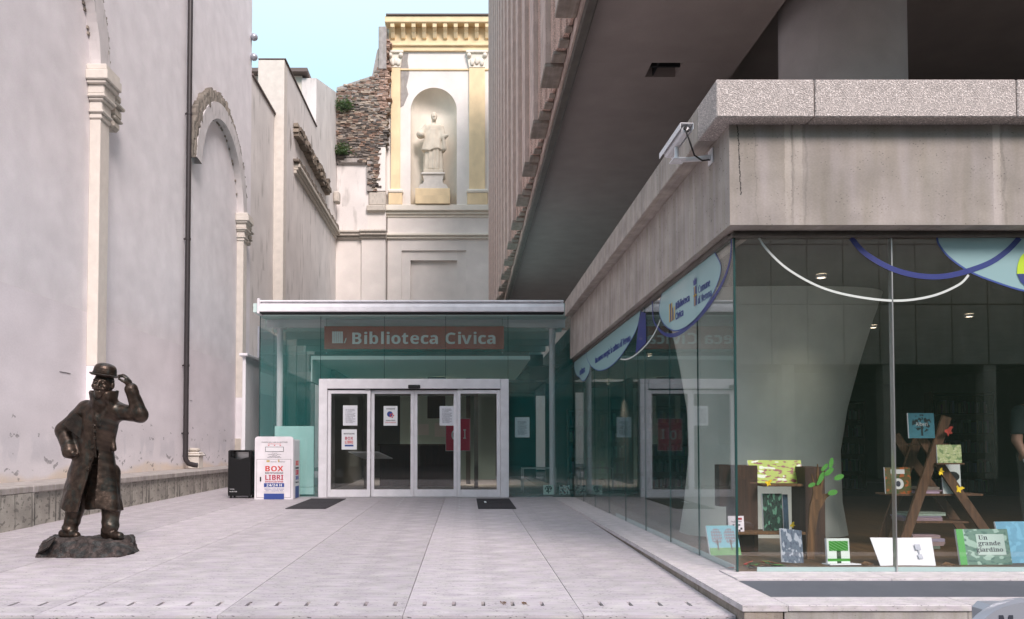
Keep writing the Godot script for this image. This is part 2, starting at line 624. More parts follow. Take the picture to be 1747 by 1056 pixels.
	T.sheet = paint(64, 96, func(x, y):
		var on: bool = y > 6 and y < 88 and x > 6 and x < 58 and (y % 5) < 2 and not (y > 30 and y < 34)
		var len_: float = 58 - (C.call(3, y / 5 * 7) * 20.0 if y % 15 > 9 else 0.0)
		return Color(0.45, 0.45, 0.48) if on and x < len_ and C.call(x * 5, y / 5 * 9) > 0.36 else Color(0.93, 0.94, 0.95))

func make_materials() -> void:
	M.wall = mat(lin(0.885, 0.85, 0.87), 0.9, T.stucco, 0.33, T.fine, 0.08)
	M.wall_low = mat(lin(0.885, 0.85, 0.87), 0.9, T.wall_low, 1.0, null)
	M.trim = mat(lin(0.76, 0.71, 0.64), 0.85, T.stucco, 0.9, T.fine, 0.1)
	M.trim_old = mat(lin(0.60, 0.55, 0.48), 0.9, T.tatty, 0.8, T.fine, 0.3)
	M.ledge_top = mat(lin(0.46, 0.44, 0.43), 0.85, T.concrete, 0.7, T.fine, 0.2)
	M.ledge = mat(lin(0.56, 0.545, 0.52), 0.9, T.ledge, 1.0, T.fine, 0.2)
	M.ledge.uv1_scale = Vector3(0.31, 1.75, 1)
	M.stone = mat(lin(0.49, 0.465, 0.49), 0.62, T.stone, 0.42, T.fine, 0.05)
	for i in 3:
		M["stone_%d" % i] = mat(lin(0.50, 0.475, 0.49) * [0.985, 1.02, 0.955][i], 0.62, T.stone, 0.42, T.fine, 0.05)
	M.arch = mat(lin(0.70, 0.665, 0.66), 0.9, T.tatty, 0.5, T.fine, 0.2)
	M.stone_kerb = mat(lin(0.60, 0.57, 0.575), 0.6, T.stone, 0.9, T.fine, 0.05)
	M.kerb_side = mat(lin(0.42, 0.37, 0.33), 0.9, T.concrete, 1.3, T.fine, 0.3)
	M.joint = mat(lin(0.10, 0.095, 0.09), 0.95)
	M.asphalt = mat(lin(0.07, 0.07, 0.072), 0.95, T.rough, 2.0, T.chips_h, 0.3)
	M.grate = mat(lin(0.10, 0.11, 0.13), 0.7, T.stucco, 1.0)
	M.mat_dark = mat(lin(0.055, 0.06, 0.075), 0.9, T.rough, 6.0, T.chips_h, 0.3)
	M.concrete = mat(lin(0.50, 0.46, 0.435), 0.85, T.concrete, 0.55, T.fine, 0.15)
	M.parapet = mat(lin(0.45, 0.415, 0.39), 0.85, T.parapet, 1.0, null)
	M.coping = mat(lin(0.80, 0.75, 0.72), 0.9, T.chips, 1.9, T.chips_h, 0.45)
	M.coping_side = mat(lin(0.55, 0.51, 0.48), 0.9, T.concrete, 0.9, T.fine, 0.2)
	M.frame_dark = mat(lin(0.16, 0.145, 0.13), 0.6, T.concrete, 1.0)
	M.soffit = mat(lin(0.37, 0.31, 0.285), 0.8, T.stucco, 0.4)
	M.rough = mat(lin(0.88, 0.72, 0.66), 0.95, T.rough, 1.4, T.chips_h, 1.2)
	M.smooth_strip = mat(lin(0.75, 0.61, 0.56), 0.9, T.concrete, 0.8)
	M.pier = mat(lin(0.76, 0.82, 0.74), 0.8, T.stucco, 0.5)
	M.column = mat(lin(0.66, 0.62, 0.61), 0.8, T.stucco, 0.5)
	M.black = mat(lin(0.012, 0.012, 0.013), 0.6)
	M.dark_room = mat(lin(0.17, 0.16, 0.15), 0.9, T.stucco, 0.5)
	M.dark_glass = mat(lin(0.01, 0.01, 0.012), 0.1)
	M.white_alu = mat(lin(0.95, 0.93, 0.96), 0.4, T.stucco, 0.8)
	M.white_paint = mat(lin(0.78, 0.77, 0.79), 0.5)
	M.black_rubber = mat(lin(0.02, 0.02, 0.02), 0.8)
	M.glass_teal = glass(lin(0.03, 0.36, 0.33), 0.115)
	M.glass_side = glass(lin(0.06, 0.22, 0.19), 0.07)
	M.glass_front = glass(lin(0.12, 0.20, 0.14), 0.02)
	M.glass_door = glass(lin(0.10, 0.13, 0.12), 0.05)
	M.glass_edge = mat(lin(0.02, 0.06, 0.055), 0.2)
	M.film = mat(lin(0.36, 0.50, 0.49), 0.4)
	M.teal_board = mat(lin(0.55, 0.85, 0.80), 0.35)
	M.teal_wall = mat(lin(0.60, 0.76, 0.72), 0.6)
	M.sign_red = mat(lin(0.42, 0.055, 0.022), 0.5)
	M.sign_white = mat(lin(0.80, 0.85, 0.83), 0.5)
	M.ink = mat(lin(0.03, 0.035, 0.05), 0.7)
	M.red = mat(lin(0.62, 0.06, 0.05), 0.6)
	M.crimson = mat(lin(0.45, 0.03, 0.07), 0.6)
	M.blue = mat(lin(0.035, 0.07, 0.28), 0.5)
	M.navy = mat(lin(0.02, 0.035, 0.20), 0.5)
	M.pale_blue = mat(lin(0.42, 0.66, 0.68), 0.5)
	M.lime = mat(lin(0.45, 0.62, 0.02), 0.5)
	for k in ["pale_blue", "navy", "blue"]:
		var fm: StandardMaterial3D = M[k].duplicate()
		fm.transparency = BaseMaterial3D.TRANSPARENCY_ALPHA
		fm.albedo_color.a = 0.60 if k == "pale_blue" else 0.85
		M[k + "_film"] = fm
	M.gold = mat(lin(0.50, 0.34, 0.05), 0.5)
	M.decal_white = mat(lin(0.72, 0.76, 0.72), 0.5)
	M.decal_white.transparency = BaseMaterial3D.TRANSPARENCY_ALPHA
	M.decal_white.albedo_color.a = 0.8
	M.bin_black = mat(lin(0.018, 0.02, 0.023), 0.35, T.fine, 2.0)
	M.steel = mat(lin(0.55, 0.55, 0.55), 0.3, null, 1.0, null, 0.0, 0.9)
	M.box_white = mat(lin(0.86, 0.83, 0.86), 0.4, T.stucco, 0.8)
	M.pipe = mat(lin(0.035, 0.03, 0.032), 0.45)
	M.bronze = mat(lin(0.105, 0.086, 0.075), 0.36, T.bronze, 1.6, T.fine, 0.18, 0.7)
	M.bronze.uv1_triplanar = false
	M.bronze_dark = mat(lin(0.05, 0.042, 0.037), 0.5, T.bronze, 2.0, T.fine, 0.15, 0.5)
	M.rock = mat(lin(0.20, 0.175, 0.165), 0.7, T.rock, 1.6, T.fine, 1.5, 0.2)
	M.yellow = mat(lin(0.93, 0.75, 0.49), 0.9, T.old, 0.25, T.fine, 0.2)
	M.cream = mat(lin(0.88, 0.82, 0.71), 0.9, T.stucco, 0.25, T.fine, 0.2)
	M.front_white = mat(lin(0.86, 0.81, 0.76), 0.9, T.stucco, 0.2, T.fine, 0.2)
	M.white_old = mat(lin(0.80, 0.76, 0.73), 0.9, T.tatty, 0.16, T.fine, 0.2)
	M.statue_stone = mat(lin(0.72, 0.66, 0.56), 0.9, T.old, 0.5, T.fine, 1.0)
	M.roof = mat(lin(0.16, 0.13, 0.12), 0.9)
	M.vc = mat(Color(1, 1, 1), 0.95, T.old, 0.7, T.fine, 1.0)
	M.vc.vertex_color_use_as_albedo = true
	M.leaf = mat(lin(0.05, 0.085, 0.035), 0.7)
	M.leaf.backlight_enabled = true
	M.leaf.backlight = Color(0.25, 0.35, 0.1)
	M.paper_leaf = mat(lin(0.10, 0.35, 0.06), 0.7)
	M.card_brown = mat(lin(0.20, 0.14, 0.08), 0.85, T.wood, 1.5)
	M.dark_wood = mat(lin(0.07, 0.045, 0.035), 0.7, T.wood, 1.2)
	M.old_wood = mat(lin(0.16, 0.11, 0.075), 0.8, T.wood, 1.6)
	M.floor_wood = mat(lin(0.14, 0.11, 0.065), 0.5, T.wood, 0.6)
	M.paper = mat(lin(0.78, 0.80, 0.82), 0.7)
	M.sheet = mat(lin(0.88, 0.88, 0.90), 0.7, T.sheet, 1.0)
	M.yellow_paper = mat(lin(0.85, 0.62, 0.02), 0.7)
	M.red_paper = mat(lin(0.45, 0.06, 0.04), 0.7)
	M.opp_panel = mat(lin(0.66, 0.64, 0.53), 0.85, T.concrete, 0.3)
	M.grey_metal = mat(lin(0.40, 0.42, 0.47), 0.35, null, 1.0, null, 0.0, 0.4)
	M.skin = mat(lin(0.30, 0.18, 0.12), 0.6)
	M.shirt = mat(lin(0.02, 0.035, 0.033), 0.9)
	M.trousers = mat(lin(0.09, 0.10, 0.09), 0.9)
	M.hair = mat(lin(0.02, 0.015, 0.012), 0.7)

func slab(parent: Node, called: String, m: Material, x0: float, x1: float, d0: float, d1: float, th := 0.06, lift := 0.0) -> MeshInstance3D:
	var b := mb(parent)
	b.uvo = Vector2(rng.randf() * 9.0, rng.randf() * 9.0)
	var g := 0.003
	x0 += g; x1 -= g; d0 += g; d1 -= g
	var a := gy(d0) + lift
	var c := gy(d1) + lift
	b.hexa([P(x0, a - th, d0), P(x1, a - th, d0), P(x1, c - th, d1), P(x0, c - th, d1), P(x0, a, d0), P(x1, a, d0), P(x1, c, d1), P(x0, c, d1)])
	return put(b, called, m, parent)

func ground() -> void:
	var st := mb()
	st.box(Vector3(-60, -0.30, 60), Vector3(60, -0.12, -80))
	structure(put(st, "street", M.asphalt, self))
	var fc := Node3D.new()
	fc.name = "forecourt"
	add_child(fc)
	structure(fc)
	fc.position = P(-2, 0, 10)
	# dark bed below the slabs, seen in the joints and slots
	var bed := mb(fc)
	bed.hexa([P(-8, -0.3, 5.41), P(1.9, -0.3, 5.41), P(1.9, -0.3, 40), P(-8, -0.3, 40), P(-8, -0.02, 5.41), P(1.9, -0.02, 5.41), P(1.9, gy(40) - 0.02, 40), P(-8, gy(40) - 0.02, 40)])
	put(bed, "bedding", M.joint, fc)
	var xs := [-6.72, -5.45, -4.19, -2.94, -1.69, -0.43, 0.80, 1.835]
	for i in xs.size() - 1:
		slab(fc, "paving_slab", M["stone_%d" % ((i * 2) % 3)], xs[i], xs[i + 1], 5.96, 6.58 if i < 3 else 16.9)
		if i < 3:
			slab(fc, "paving_slab", M["stone_%d" % ((i * 2) % 3)], xs[i], xs[i + 1], 6.58, 16.9)
		slab(fc, "paving_slab", M["stone_%d" % ((i * 2) % 3)], xs[i], xs[i + 1], 16.9, 30.0)
	# slotted drain course along the front edge
	for i in xs.size() - 1:
		var b := mb(fc)
		b.uvo = Vector2(i * 1.7, 0.4)
		var x0: float = xs[i] + 0.002
		var x1: float = xs[i + 1] - 0.002
		var fill := func(a: float, c: float, d0: float, d1: float) -> void:
			b.hexa([P(a, gy(d0) - 0.055, d0), P(c, gy(d0) - 0.055, d0), P(c, gy(d1) - 0.055, d1), P(a, gy(d1) - 0.055, d1), P(a, gy(d0) + 0.001, d0), P(c, gy(d0) + 0.001, d0), P(c, gy(d1) + 0.001, d1), P(a, gy(d1) + 0.001, d1)])
		fill.call(x0, x1, 5.42, 5.735)
		fill.call(x0, x1, 5.885, 5.957)
		var x := x0
		var k := ceili((x0 + 0.02 + 3.29) / 0.2135)
		while true:
			var s := -3.29 + k * 0.2135 - 0.014
			if s + 0.028 > x1 - 0.02:
				break
			fill.call(x, s, 5.735, 5.885)
			x = s + 0.028
			k += 1
		fill.call(x, x1, 5.735, 5.885)
		put(b, "drain_slab", M["stone_%d" % ((i + 1) % 3)], fc)
	# riser to the street
	for i in 6:
		bx(fc, "kerb_stone", M.stone_kerb, P(-8.0 + i * 1.65, -0.2, 5.30), P(-6.355 + i * 1.65, -0.075, 5.418), 0.006)
	# raised plinth round the library windows
	var pl := Node3D.new()
	pl.name = "window_plinth"
	add_child(pl)
	structure(pl)
	pl.position = P(2.1, 0, 6)
	var top := 0.10
	# kerb slabs along the court and along the street, mitred at the corner
	var d0 := 5.27
	var cuts := [5.27, 6.32, 8.3, 10.4, 12.5, 14.6, 16.55]
	for i in cuts.size() - 1:
		var b := mb(pl)
		b.uvo = Vector2(i * 1.3, i * 0.7)
		var inner := 2.13 if i == 0 else 2.36
		b.hexa([P(1.83, top - 0.04, cuts[i] + 0.002), P(inner, top - 0.04, cuts[i] + 0.002), P(inner, top - 0.04, cuts[i + 1] - 0.002), P(1.83, top - 0.04, cuts[i + 1] - 0.002), P(1.83, top, cuts[i] + 0.002), P(inner, top, cuts[i] + 0.002), P(inner, top, cuts[i + 1] - 0.002), P(1.83, top, cuts[i + 1] - 0.002)])
		put(b, "kerb_slab", M.stone_kerb, pl)
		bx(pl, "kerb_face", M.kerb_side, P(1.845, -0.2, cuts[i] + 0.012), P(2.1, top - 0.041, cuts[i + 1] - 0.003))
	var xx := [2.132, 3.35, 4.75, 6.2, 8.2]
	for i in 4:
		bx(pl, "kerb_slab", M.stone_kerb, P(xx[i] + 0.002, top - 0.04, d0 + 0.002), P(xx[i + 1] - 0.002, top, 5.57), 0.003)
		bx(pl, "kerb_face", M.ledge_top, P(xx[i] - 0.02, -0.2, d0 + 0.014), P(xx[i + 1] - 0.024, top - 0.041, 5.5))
		bx(pl, "sill_slab", M.stone_kerb, P(xx[i] + 0.002, top - 0.04, 6.26), P(xx[i + 1] - 0.002, top + 0.012, 6.72), 0.004)
	var gr := mb(pl)
	gr.box(P(2.132, -0.05, 5.572), P(8.2, 0.085, 6.258))
	put(gr, "grate_bed", M.mat_dark, pl)
	var g2 := mb(pl) # bars of the floor grate
	for i in 34:
		var d := 5.585 + i * 0.02
		g2.box(P(2.14, 0.07, d), P(8.2, 0.096, d + 0.016))
	for i in 60:
		g2.box(P(2.2 + i * 0.1, 0.068, 5.575), P(2.206 + i * 0.1, 0.09, 6.255))
	tag(put(g2, "floor_grate", M.grate, pl), "", "", "", "stuff")

func rubble(b: MB, c: Vector3, s: Vector3, tone: Color) -> void: # one knocked-about brick end or stone
	b.col = tone
	var p := []
	for k in [[-1, -1, -1], [1, -1, -1], [1, -1, 1], [-1, -1, 1], [-1, 1, -1], [1, 1, -1], [1, 1, 1], [-1, 1, 1]]:
		p.append(c + Vector3(k[0] * s.x, k[1] * s.y, k[2] * s.z) * 0.5 + Vector3(rng.randf_range(-1, 1) * s.x, rng.randf_range(-1, 1) * s.y, rng.randf_range(-1, 1) * s.z) * 0.09)
	b.hexa(p)
	b.col = Color(1, 1, 1)

func capital(parent: Node, d0: float, y0: float, k: float) -> void:
	# stepped impost: necking, bead, cavetto, ovolo and slab, each a little prouder
	var c := Node3D.new()
	c.name = "capital"
	parent.add_child(c, true)
	c.position = P(-6.8, y0, d0) - wpos(parent)
	var steps := [[0.0, 0.10, 0.03], [0.10, 0.15, 0.07], [0.15, 0.32, 0.035], [0.32, 0.37, 0.08], [0.37, 0.43, 0.12], [0.43, 0.60, 0.10], [0.60, 0.66, 0.16], [0.66, 0.84, 0.20], [0.84, 0.95, 0.17]]
	var b := mb(c)
	for s in steps:
		b.box(P(-6.899, y0 + s[0] * k, d0 - s[2]), P(-6.70 + s[2], y0 + s[1] * k, d0 + 0.34 + s[2] * 0.4), 0.015)
	put(b, "moulding", M.trim, c)
	var f := mb(c) # broken-off springing block beside it
	f.box(P(-6.899, y0 + 0.02 * k, d0 + 0.42), P(-6.66, y0 + 0.20 * k, d0 + 0.74), 0.05)
	f.box(P(-6.899, y0 + 0.201 * k, d0 + 0.42), P(-6.62, y0 + 0.25 * k, d0 + 0.78), 0.02)
	f.box(P(-6.899, y0 + 0.251 * k, d0 + 0.42), P(-6.65, y0 + 0.46 * k, d0 + 0.80), 0.05)
	f.box(P(-6.899, y0 + 0.461 * k, d0 + 0.42), P(-6.60, y0 + 0.53 * k, d0 + 0.82), 0.02)
	f.box(P(-6.899, y0 + 0.531 * k, d0 + 0.42), P(-6.63, y0 + 0.74 * k, d0 + 0.74), 0.06)
	put(f, "broken_block", M.trim_old, c)

func arch(parent: Node, dc: float, y0: float, a0: float, a1: float) -> void:
	var n := Node3D.new()
	n.name = "arch"
	parent.add_child(n, true)
	n.position = P(-6.8, y0, dc) - wpos(parent)
	var ri := 1.88
	var ro := 2.28
	var b := mb(n)
	var seg := 40
	for i in seg:
		var t0 := lerpf(a0, a1, float(i) / seg)
		var t1 := lerpf(a0, a1, float(i + 1) / seg)
		var q := func(r: float, t: float, x: float) -> Vector3: return P(x, y0 + r * sin(t) * 1.06, dc + r * cos(t))
		b.quad(q.call(ri, t0, -6.7), q.call(ro, t0, -6.7), q.call(ro, t1, -6.7), q.call(ri, t1, -6.7), Vector3(1, 0, 0))
		var mid := Vector3(0, -sin(t0), cos(t0))
		b.quad(q.call(ri, t0, -6.7), q.call(ri, t1, -6.7), q.call(ri, t1, -6.9), q.call(ri, t0, -6.9), mid)
		b.quad(q.call(ro, t0, -6.7), q.call(ro, t1, -6.7), q.call(ro, t1, -6.9), q.call(ro, t0, -6.9), -mid)
	put(b, "archivolt", M.arch, n)
	var e := mb(n) # torn brickwork left along the outside of the ring
	var t := a0 + 0.12
	while t < a1 - 0.02: # thick towards the crown and the far side, thin lower down
		var thick := 0.05 + 0.17 * smoothstep(0.5, 1.7, t) + 0.03 * sin(t * 23.0)
		for lay in 2:
			var g := rng.randf_range(0.20, 0.36)
			var r := ro + thick * (0.2 + 0.5 * lay) + rng.randf_range(-0.02, 0.02)
			rubble(e, P(-6.82 - 0.03 * lay, y0 + r * sin(t) * 1.06, dc + r * cos(t)), Vector3(rng.randf_range(0.14, 0.24), rng.randf_range(0.6, 1.1) * thick + 0.05, rng.randf_range(0.07, 0.11)), Color(g, g * 0.92, g * 0.83))
		t += rng.randf_range(0.018, 0.032)
	tag(put(e, "torn_brick", M.vc, n), "", "", "", "stuff")
	var f := mb(n)
	t = a0 + 0.3
	while t < a1 - 0.6:
		if rng.randf() < 0.6:
			var g := rng.randf_range(0.2, 0.4)
			rubble(f, P(-6.89, y0 + (ri - 0.02) * sin(t) * 1.06, dc + (ri - 0.02) * cos(t)), Vector3(0.05, 0.05, 0.06), Color(g, g * 0.9, g * 0.8))
		t += 0.05
	tag(put(f, "crumbled_edge", M.vc, n), "", "", "", "stuff")

func church_wall() -> void:
	var w := thing("church_wall", "tall lavender white rendered church wall with arches above a stone ledge, left side", "wall", P(-6.9, 0, 16))
	bx(w, "wall_face", M.wall, P(-6.9, 3.6, 4.0), P(-8.0, 16.6, 25.12))
	var b := mb(w)
	b.quad01(P(-6.9, 3.6, 4.0), P(-6.9, 3.6, 14.56), P(-6.9, 0.3, 14.56), P(-6.9, 0.3, 4.0), Vector3(1, 0, 0))
	b.quad01(P(-6.9, 3.6, 14.56), P(-6.9, 3.6, 25.12), P(-6.9, 0.3, 25.12), P(-6.9, 0.3, 14.56), Vector3(1, 0, 0))
	put(b, "wall_foot", M.wall_low, w)
	bx(w, "wall_core", M.wall, P(-6.93, -0.2, 4.0), P(-8.0, 3.598, 25.1))
	# stone bench along the foot
	var cuts := [3.4, 5.6, 8.1, 10.95, 13.6, 16.3, 18.9, 21.4, 25.4]
	for i in cuts.size() - 1:
		bx(w, "bench_slab", M.ledge_top, P(-5.97, 0.515, cuts[i] + 0.003), P(-6.898, 0.61, cuts[i + 1] - 0.003), 0.012)
	var faces := [3.4, 7.2, 10.97, 14.4, 18.3, 22.0, 25.4]
	for i in faces.size() - 1:
		var f := mb(w)
		var pr := 0.05 if i == 1 else 0.0
		f.uvo = Vector2(i * 3.3, 0.0)
		f.box(P(-6.02 + pr, -0.2, faces[i] + 0.002), P(-6.8, 0.514, faces[i + 1] - 0.002))
		put(f, "bench_face", M.ledge, w)
	# pilasters, capitals and arches
	for a in [[14.33, 7.16, 1.0], [23.65, 7.35, 0.85]]:
		var d: float = a[0]
		bx(w, "pilaster", M.trim, P(-6.70, 2.62, d), P(-6.899, a[1], d + 0.36), 0.008)
		bx(w, "pilaster", M.wall, P(-6.695, 0.612, d - 0.005), P(-6.899, 2.619, d + 0.365), 0.01)
		capital(w, d, a[1], a[2])
	arch(w, 12.42, 8.10, 0.0, PI)
	arch(w, 21.75, 8.14, 0.0, PI * 0.97)
	bx(w, "pilaster", M.trim_old, P(-6.72, 0.75, 23.63), P(-6.93, 1.4, 24.06), 0.02)
	# moulded foot of a lost pilaster next to the rainwater pipe
	var pf := thing("pilaster_base", "small white moulded stone pilaster base standing on the ledge beside the dark downpipe", "stone base", P(-6.7, 0.61, 19.75))
	var q := mb(pf)
	q.box(P(-6.899, 0.611, 19.62), P(-6.62, 0.92, 19.95), 0.01)
	q.box(P(-6.899, 0.921, 19.58), P(-6.58, 0.97, 19.99), 0.015)
	q.box(P(-6.899, 0.971, 19.62), P(-6.62, 1.02, 19.95), 0.015)
	put(q, "base_moulding", M.trim, pf)
	q = mb(pf)
	q.box(P(-6.899, 1.021, 19.66), P(-6.66, 1.12, 19.9), 0.04)
	put(q, "broken_shaft", M.trim_old, pf)
	# downpipe
	var dp := thing("downpipe", "dark brown round metal downpipe running down the white church wall", "drain pipe", P(-6.8, 0.61, 19.2))
	var t := mb(dp)
	t.tube([P(-6.80, 16.5, 19.2), P(-6.80, 0.95, 19.2), P(-6.79, 0.84, 19.2), P(-6.74, 0.745, 19.23), P(-6.62, 0.70, 19.32), P(-6.56, 0.695, 19.36)], 0.062, 14, false)
	put(t, "pipe", M.pipe, dp)
	for y in [1.45, 3.1, 6.2, 9.3, 12.4, 15.5]:
		t = mb(dp)
		t.tube([P(-6.80, y, 19.2), P(-6.80, y + 0.05, 19.2)], 0.072, 14)
		t.box(P(-6.87, y + 0.01, 19.18), P(-6.9, y + 0.04, 19.22))
		put(t, "pipe_clip", M.pipe, dp)
	# iron stubs and cracks in the render
	var ir := mb(w)
	for s in [[-6.9, 2.42, 13.4, 0.36], [-6.9, 2.30, 19.75, 0.16]]:
		ir.box(P(-6.899, s[1], s[2]), P(-6.892, s[1] + 0.008, s[2] + s[3]))
	put(ir, "iron_cramp", M.pipe, w)
	# two round finials on the end of the wall
	for y in [[14.29, "upper"], [13.64, "lower"]]:
		var k := thing("iron_ball", "%s of two small grey balls sticking out of the church wall end against the sky" % y[1], "ball", P(-6.86, y[0], 24.9), "grey balls on the wall end")
		var kb := mb(k)
		kb.ball(P(-6.80, y[0], 25.0), Vector3(0.12, 0.12, 0.12), 14)
		kb.tube([P(-7.0, y[0], 25.0), P(-6.88, y[0], 25.0)], 0.03, 8)
		put(kb, "ball", M.grey_metal, k)

func chapel_wall() -> void:
	var w := thing("chapel_wall", "white side wall with pier and broken cornice between church wall and brick ruin", "wall", P(-6.7, 0, 32))
	bx(w, "low_wall", M.white_old, P(-6.9, -0.2, 25.121), P(-8.2, 13.1, 28.13))
	bx(w, "wall_coping", M.roof, P(-6.84, 13.101, 25.121), P(-8.2, 13.17, 28.13), 0.01)
	bx(w, "pier", M.trim, P(-6.55, -0.2, 28.131), P(-7.5, 15.1, 28.6), 0.012)
	# main face with a top that steps up to the house behind
	var b := mb(w)
	b.prism(PackedVector2Array([Vector2(-28.601, -0.2), Vector2(-39.9, -0.2), Vector2(-39.9, 19.2), Vector2(-34.2, 17.3), Vector2(-34.2, 15.12), Vector2(-28.601, 15.1)]), 0, -6.552, -7.2)
	put(b, "wall_face", M.white_old, w)
	bx(w, "wall_coping", M.roof, P(-6.50, 15.125, 28.132), P(-7.5, 15.17, 34.2), 0.01)
	# cornice: moulded band with a torn upper edge
	var c := mb(w)
	for s in [[11.55, 11.68, 0.10], [11.68, 11.78, 0.16], [11.78, 11.93, 0.24]]:
		c.box(P(-6.55 + s[2], s[0], 29.8), P(-6.6, s[1] - 0.001, 39.3), 0.02)
	put(c, "cornice", M.trim_old, w)
	var t := mb(w)
	var d := 29.8
	while d < 39.2:
		var g := rng.randf_range(0.14, 0.30)
		rubble(t, P(-6.45, 11.98 + rng.randf_range(0, 0.08), d), Vector3(0.25, rng.randf_range(0.08, 0.28), 0.3), Color(g, g * 0.88, g * 0.76))
		d += rng.randf_range(0.15, 0.3)
	tag(put(t, "torn_cornice_edge", M.vc, w), "", "", "", "stuff")
	var u := mb(w)
	d = 29.9
	while d < 36.4:
		for k in 4:
			var g := rng.randf_range(0.16, 0.36)
			rubble(u, P(-6.5 + rng.randf() * 0.08, 13.05 + k * 0.11 + rng.randf_range(-0.03, 0.03) + (d - 29.9) * -0.02, d + rng.randf_range(-0.1, 0.1)), Vector3(rng.randf_range(0.15, 0.42), 0.14, 0.36), Color(g, g * 0.86, g * 0.72))
		d += 0.27
	tag(put(u, "torn_brick_band", M.vc, w), "", "", "", "stuff")
	for s in [[29.2, 12.6, 0.9], [30.4, 12.2, 0.5], [36.6, 13.6, 0.7], [33.2, 13.9, 0.8]]:
		var z := mb(w)
		var poly := PackedVector2Array()
		for k in 9:
			var an := TAU * k / 9
			poly.append(Vector2(-s[0] + cos(an) * 0.16 * rng.randf_range(0.6, 1.3), s[1] + sin(an) * s[2] * 0.5 * rng.randf_range(0.6, 1.3)))
		z.prism(poly, 0, -6.549, -6.545)
		put(z, "bare_patch", M.ledge_top, w)
	bx(w, "corbel_stub", M.trim_old, P(-6.54, 13.2, 38.6), P(-6.25, 13.75, 39.1), 0.06)

func cream_house() -> void:
	var h := thing("cream_house", "cream house corner with dark eaves peeking above the white chapel wall", "house", P(-9, 0, 37))
	bx(h, "wall", M.cream, P(-7.21, 0, 34.3), P(-14, 17.45, 42))
	var r := mb(h)
	r.hexa([P(-6.9, 17.46, 33.9), P(-14.4, 17.46, 33.9), P(-14.4, 17.46, 42.4), P(-6.9, 17.46, 42.4), P(-6.9, 17.62, 33.9), P(-14.4, 17.62, 33.9), P(-13, 19.0, 38.5), P(-8, 19.0, 38.5)])
	put(r, "roof", M.roof, h)
	bx(h, "vent", M.ledge_top, P(-7.62, 16.5, 34.27), P(-7.34, 16.95, 34.31), 0.01)

func niche_profile(x0: float, x1: float, y1: float) -> PackedVector2Array: # outline of the niche opening, from bottom left over the arch to bottom right
	var o := PackedVector2Array()
	var r := (x1 - x0) / 2.0
	o.append(Vector2(x0, 13.42))
	for i in 25:
		var t := PI - PI * i / 24.0
		o.append(Vector2((x0 + x1) / 2.0 + cos(t) * r, y1 + sin(t) * r))
	o.append(Vector2(x1, 13.42))
	return o

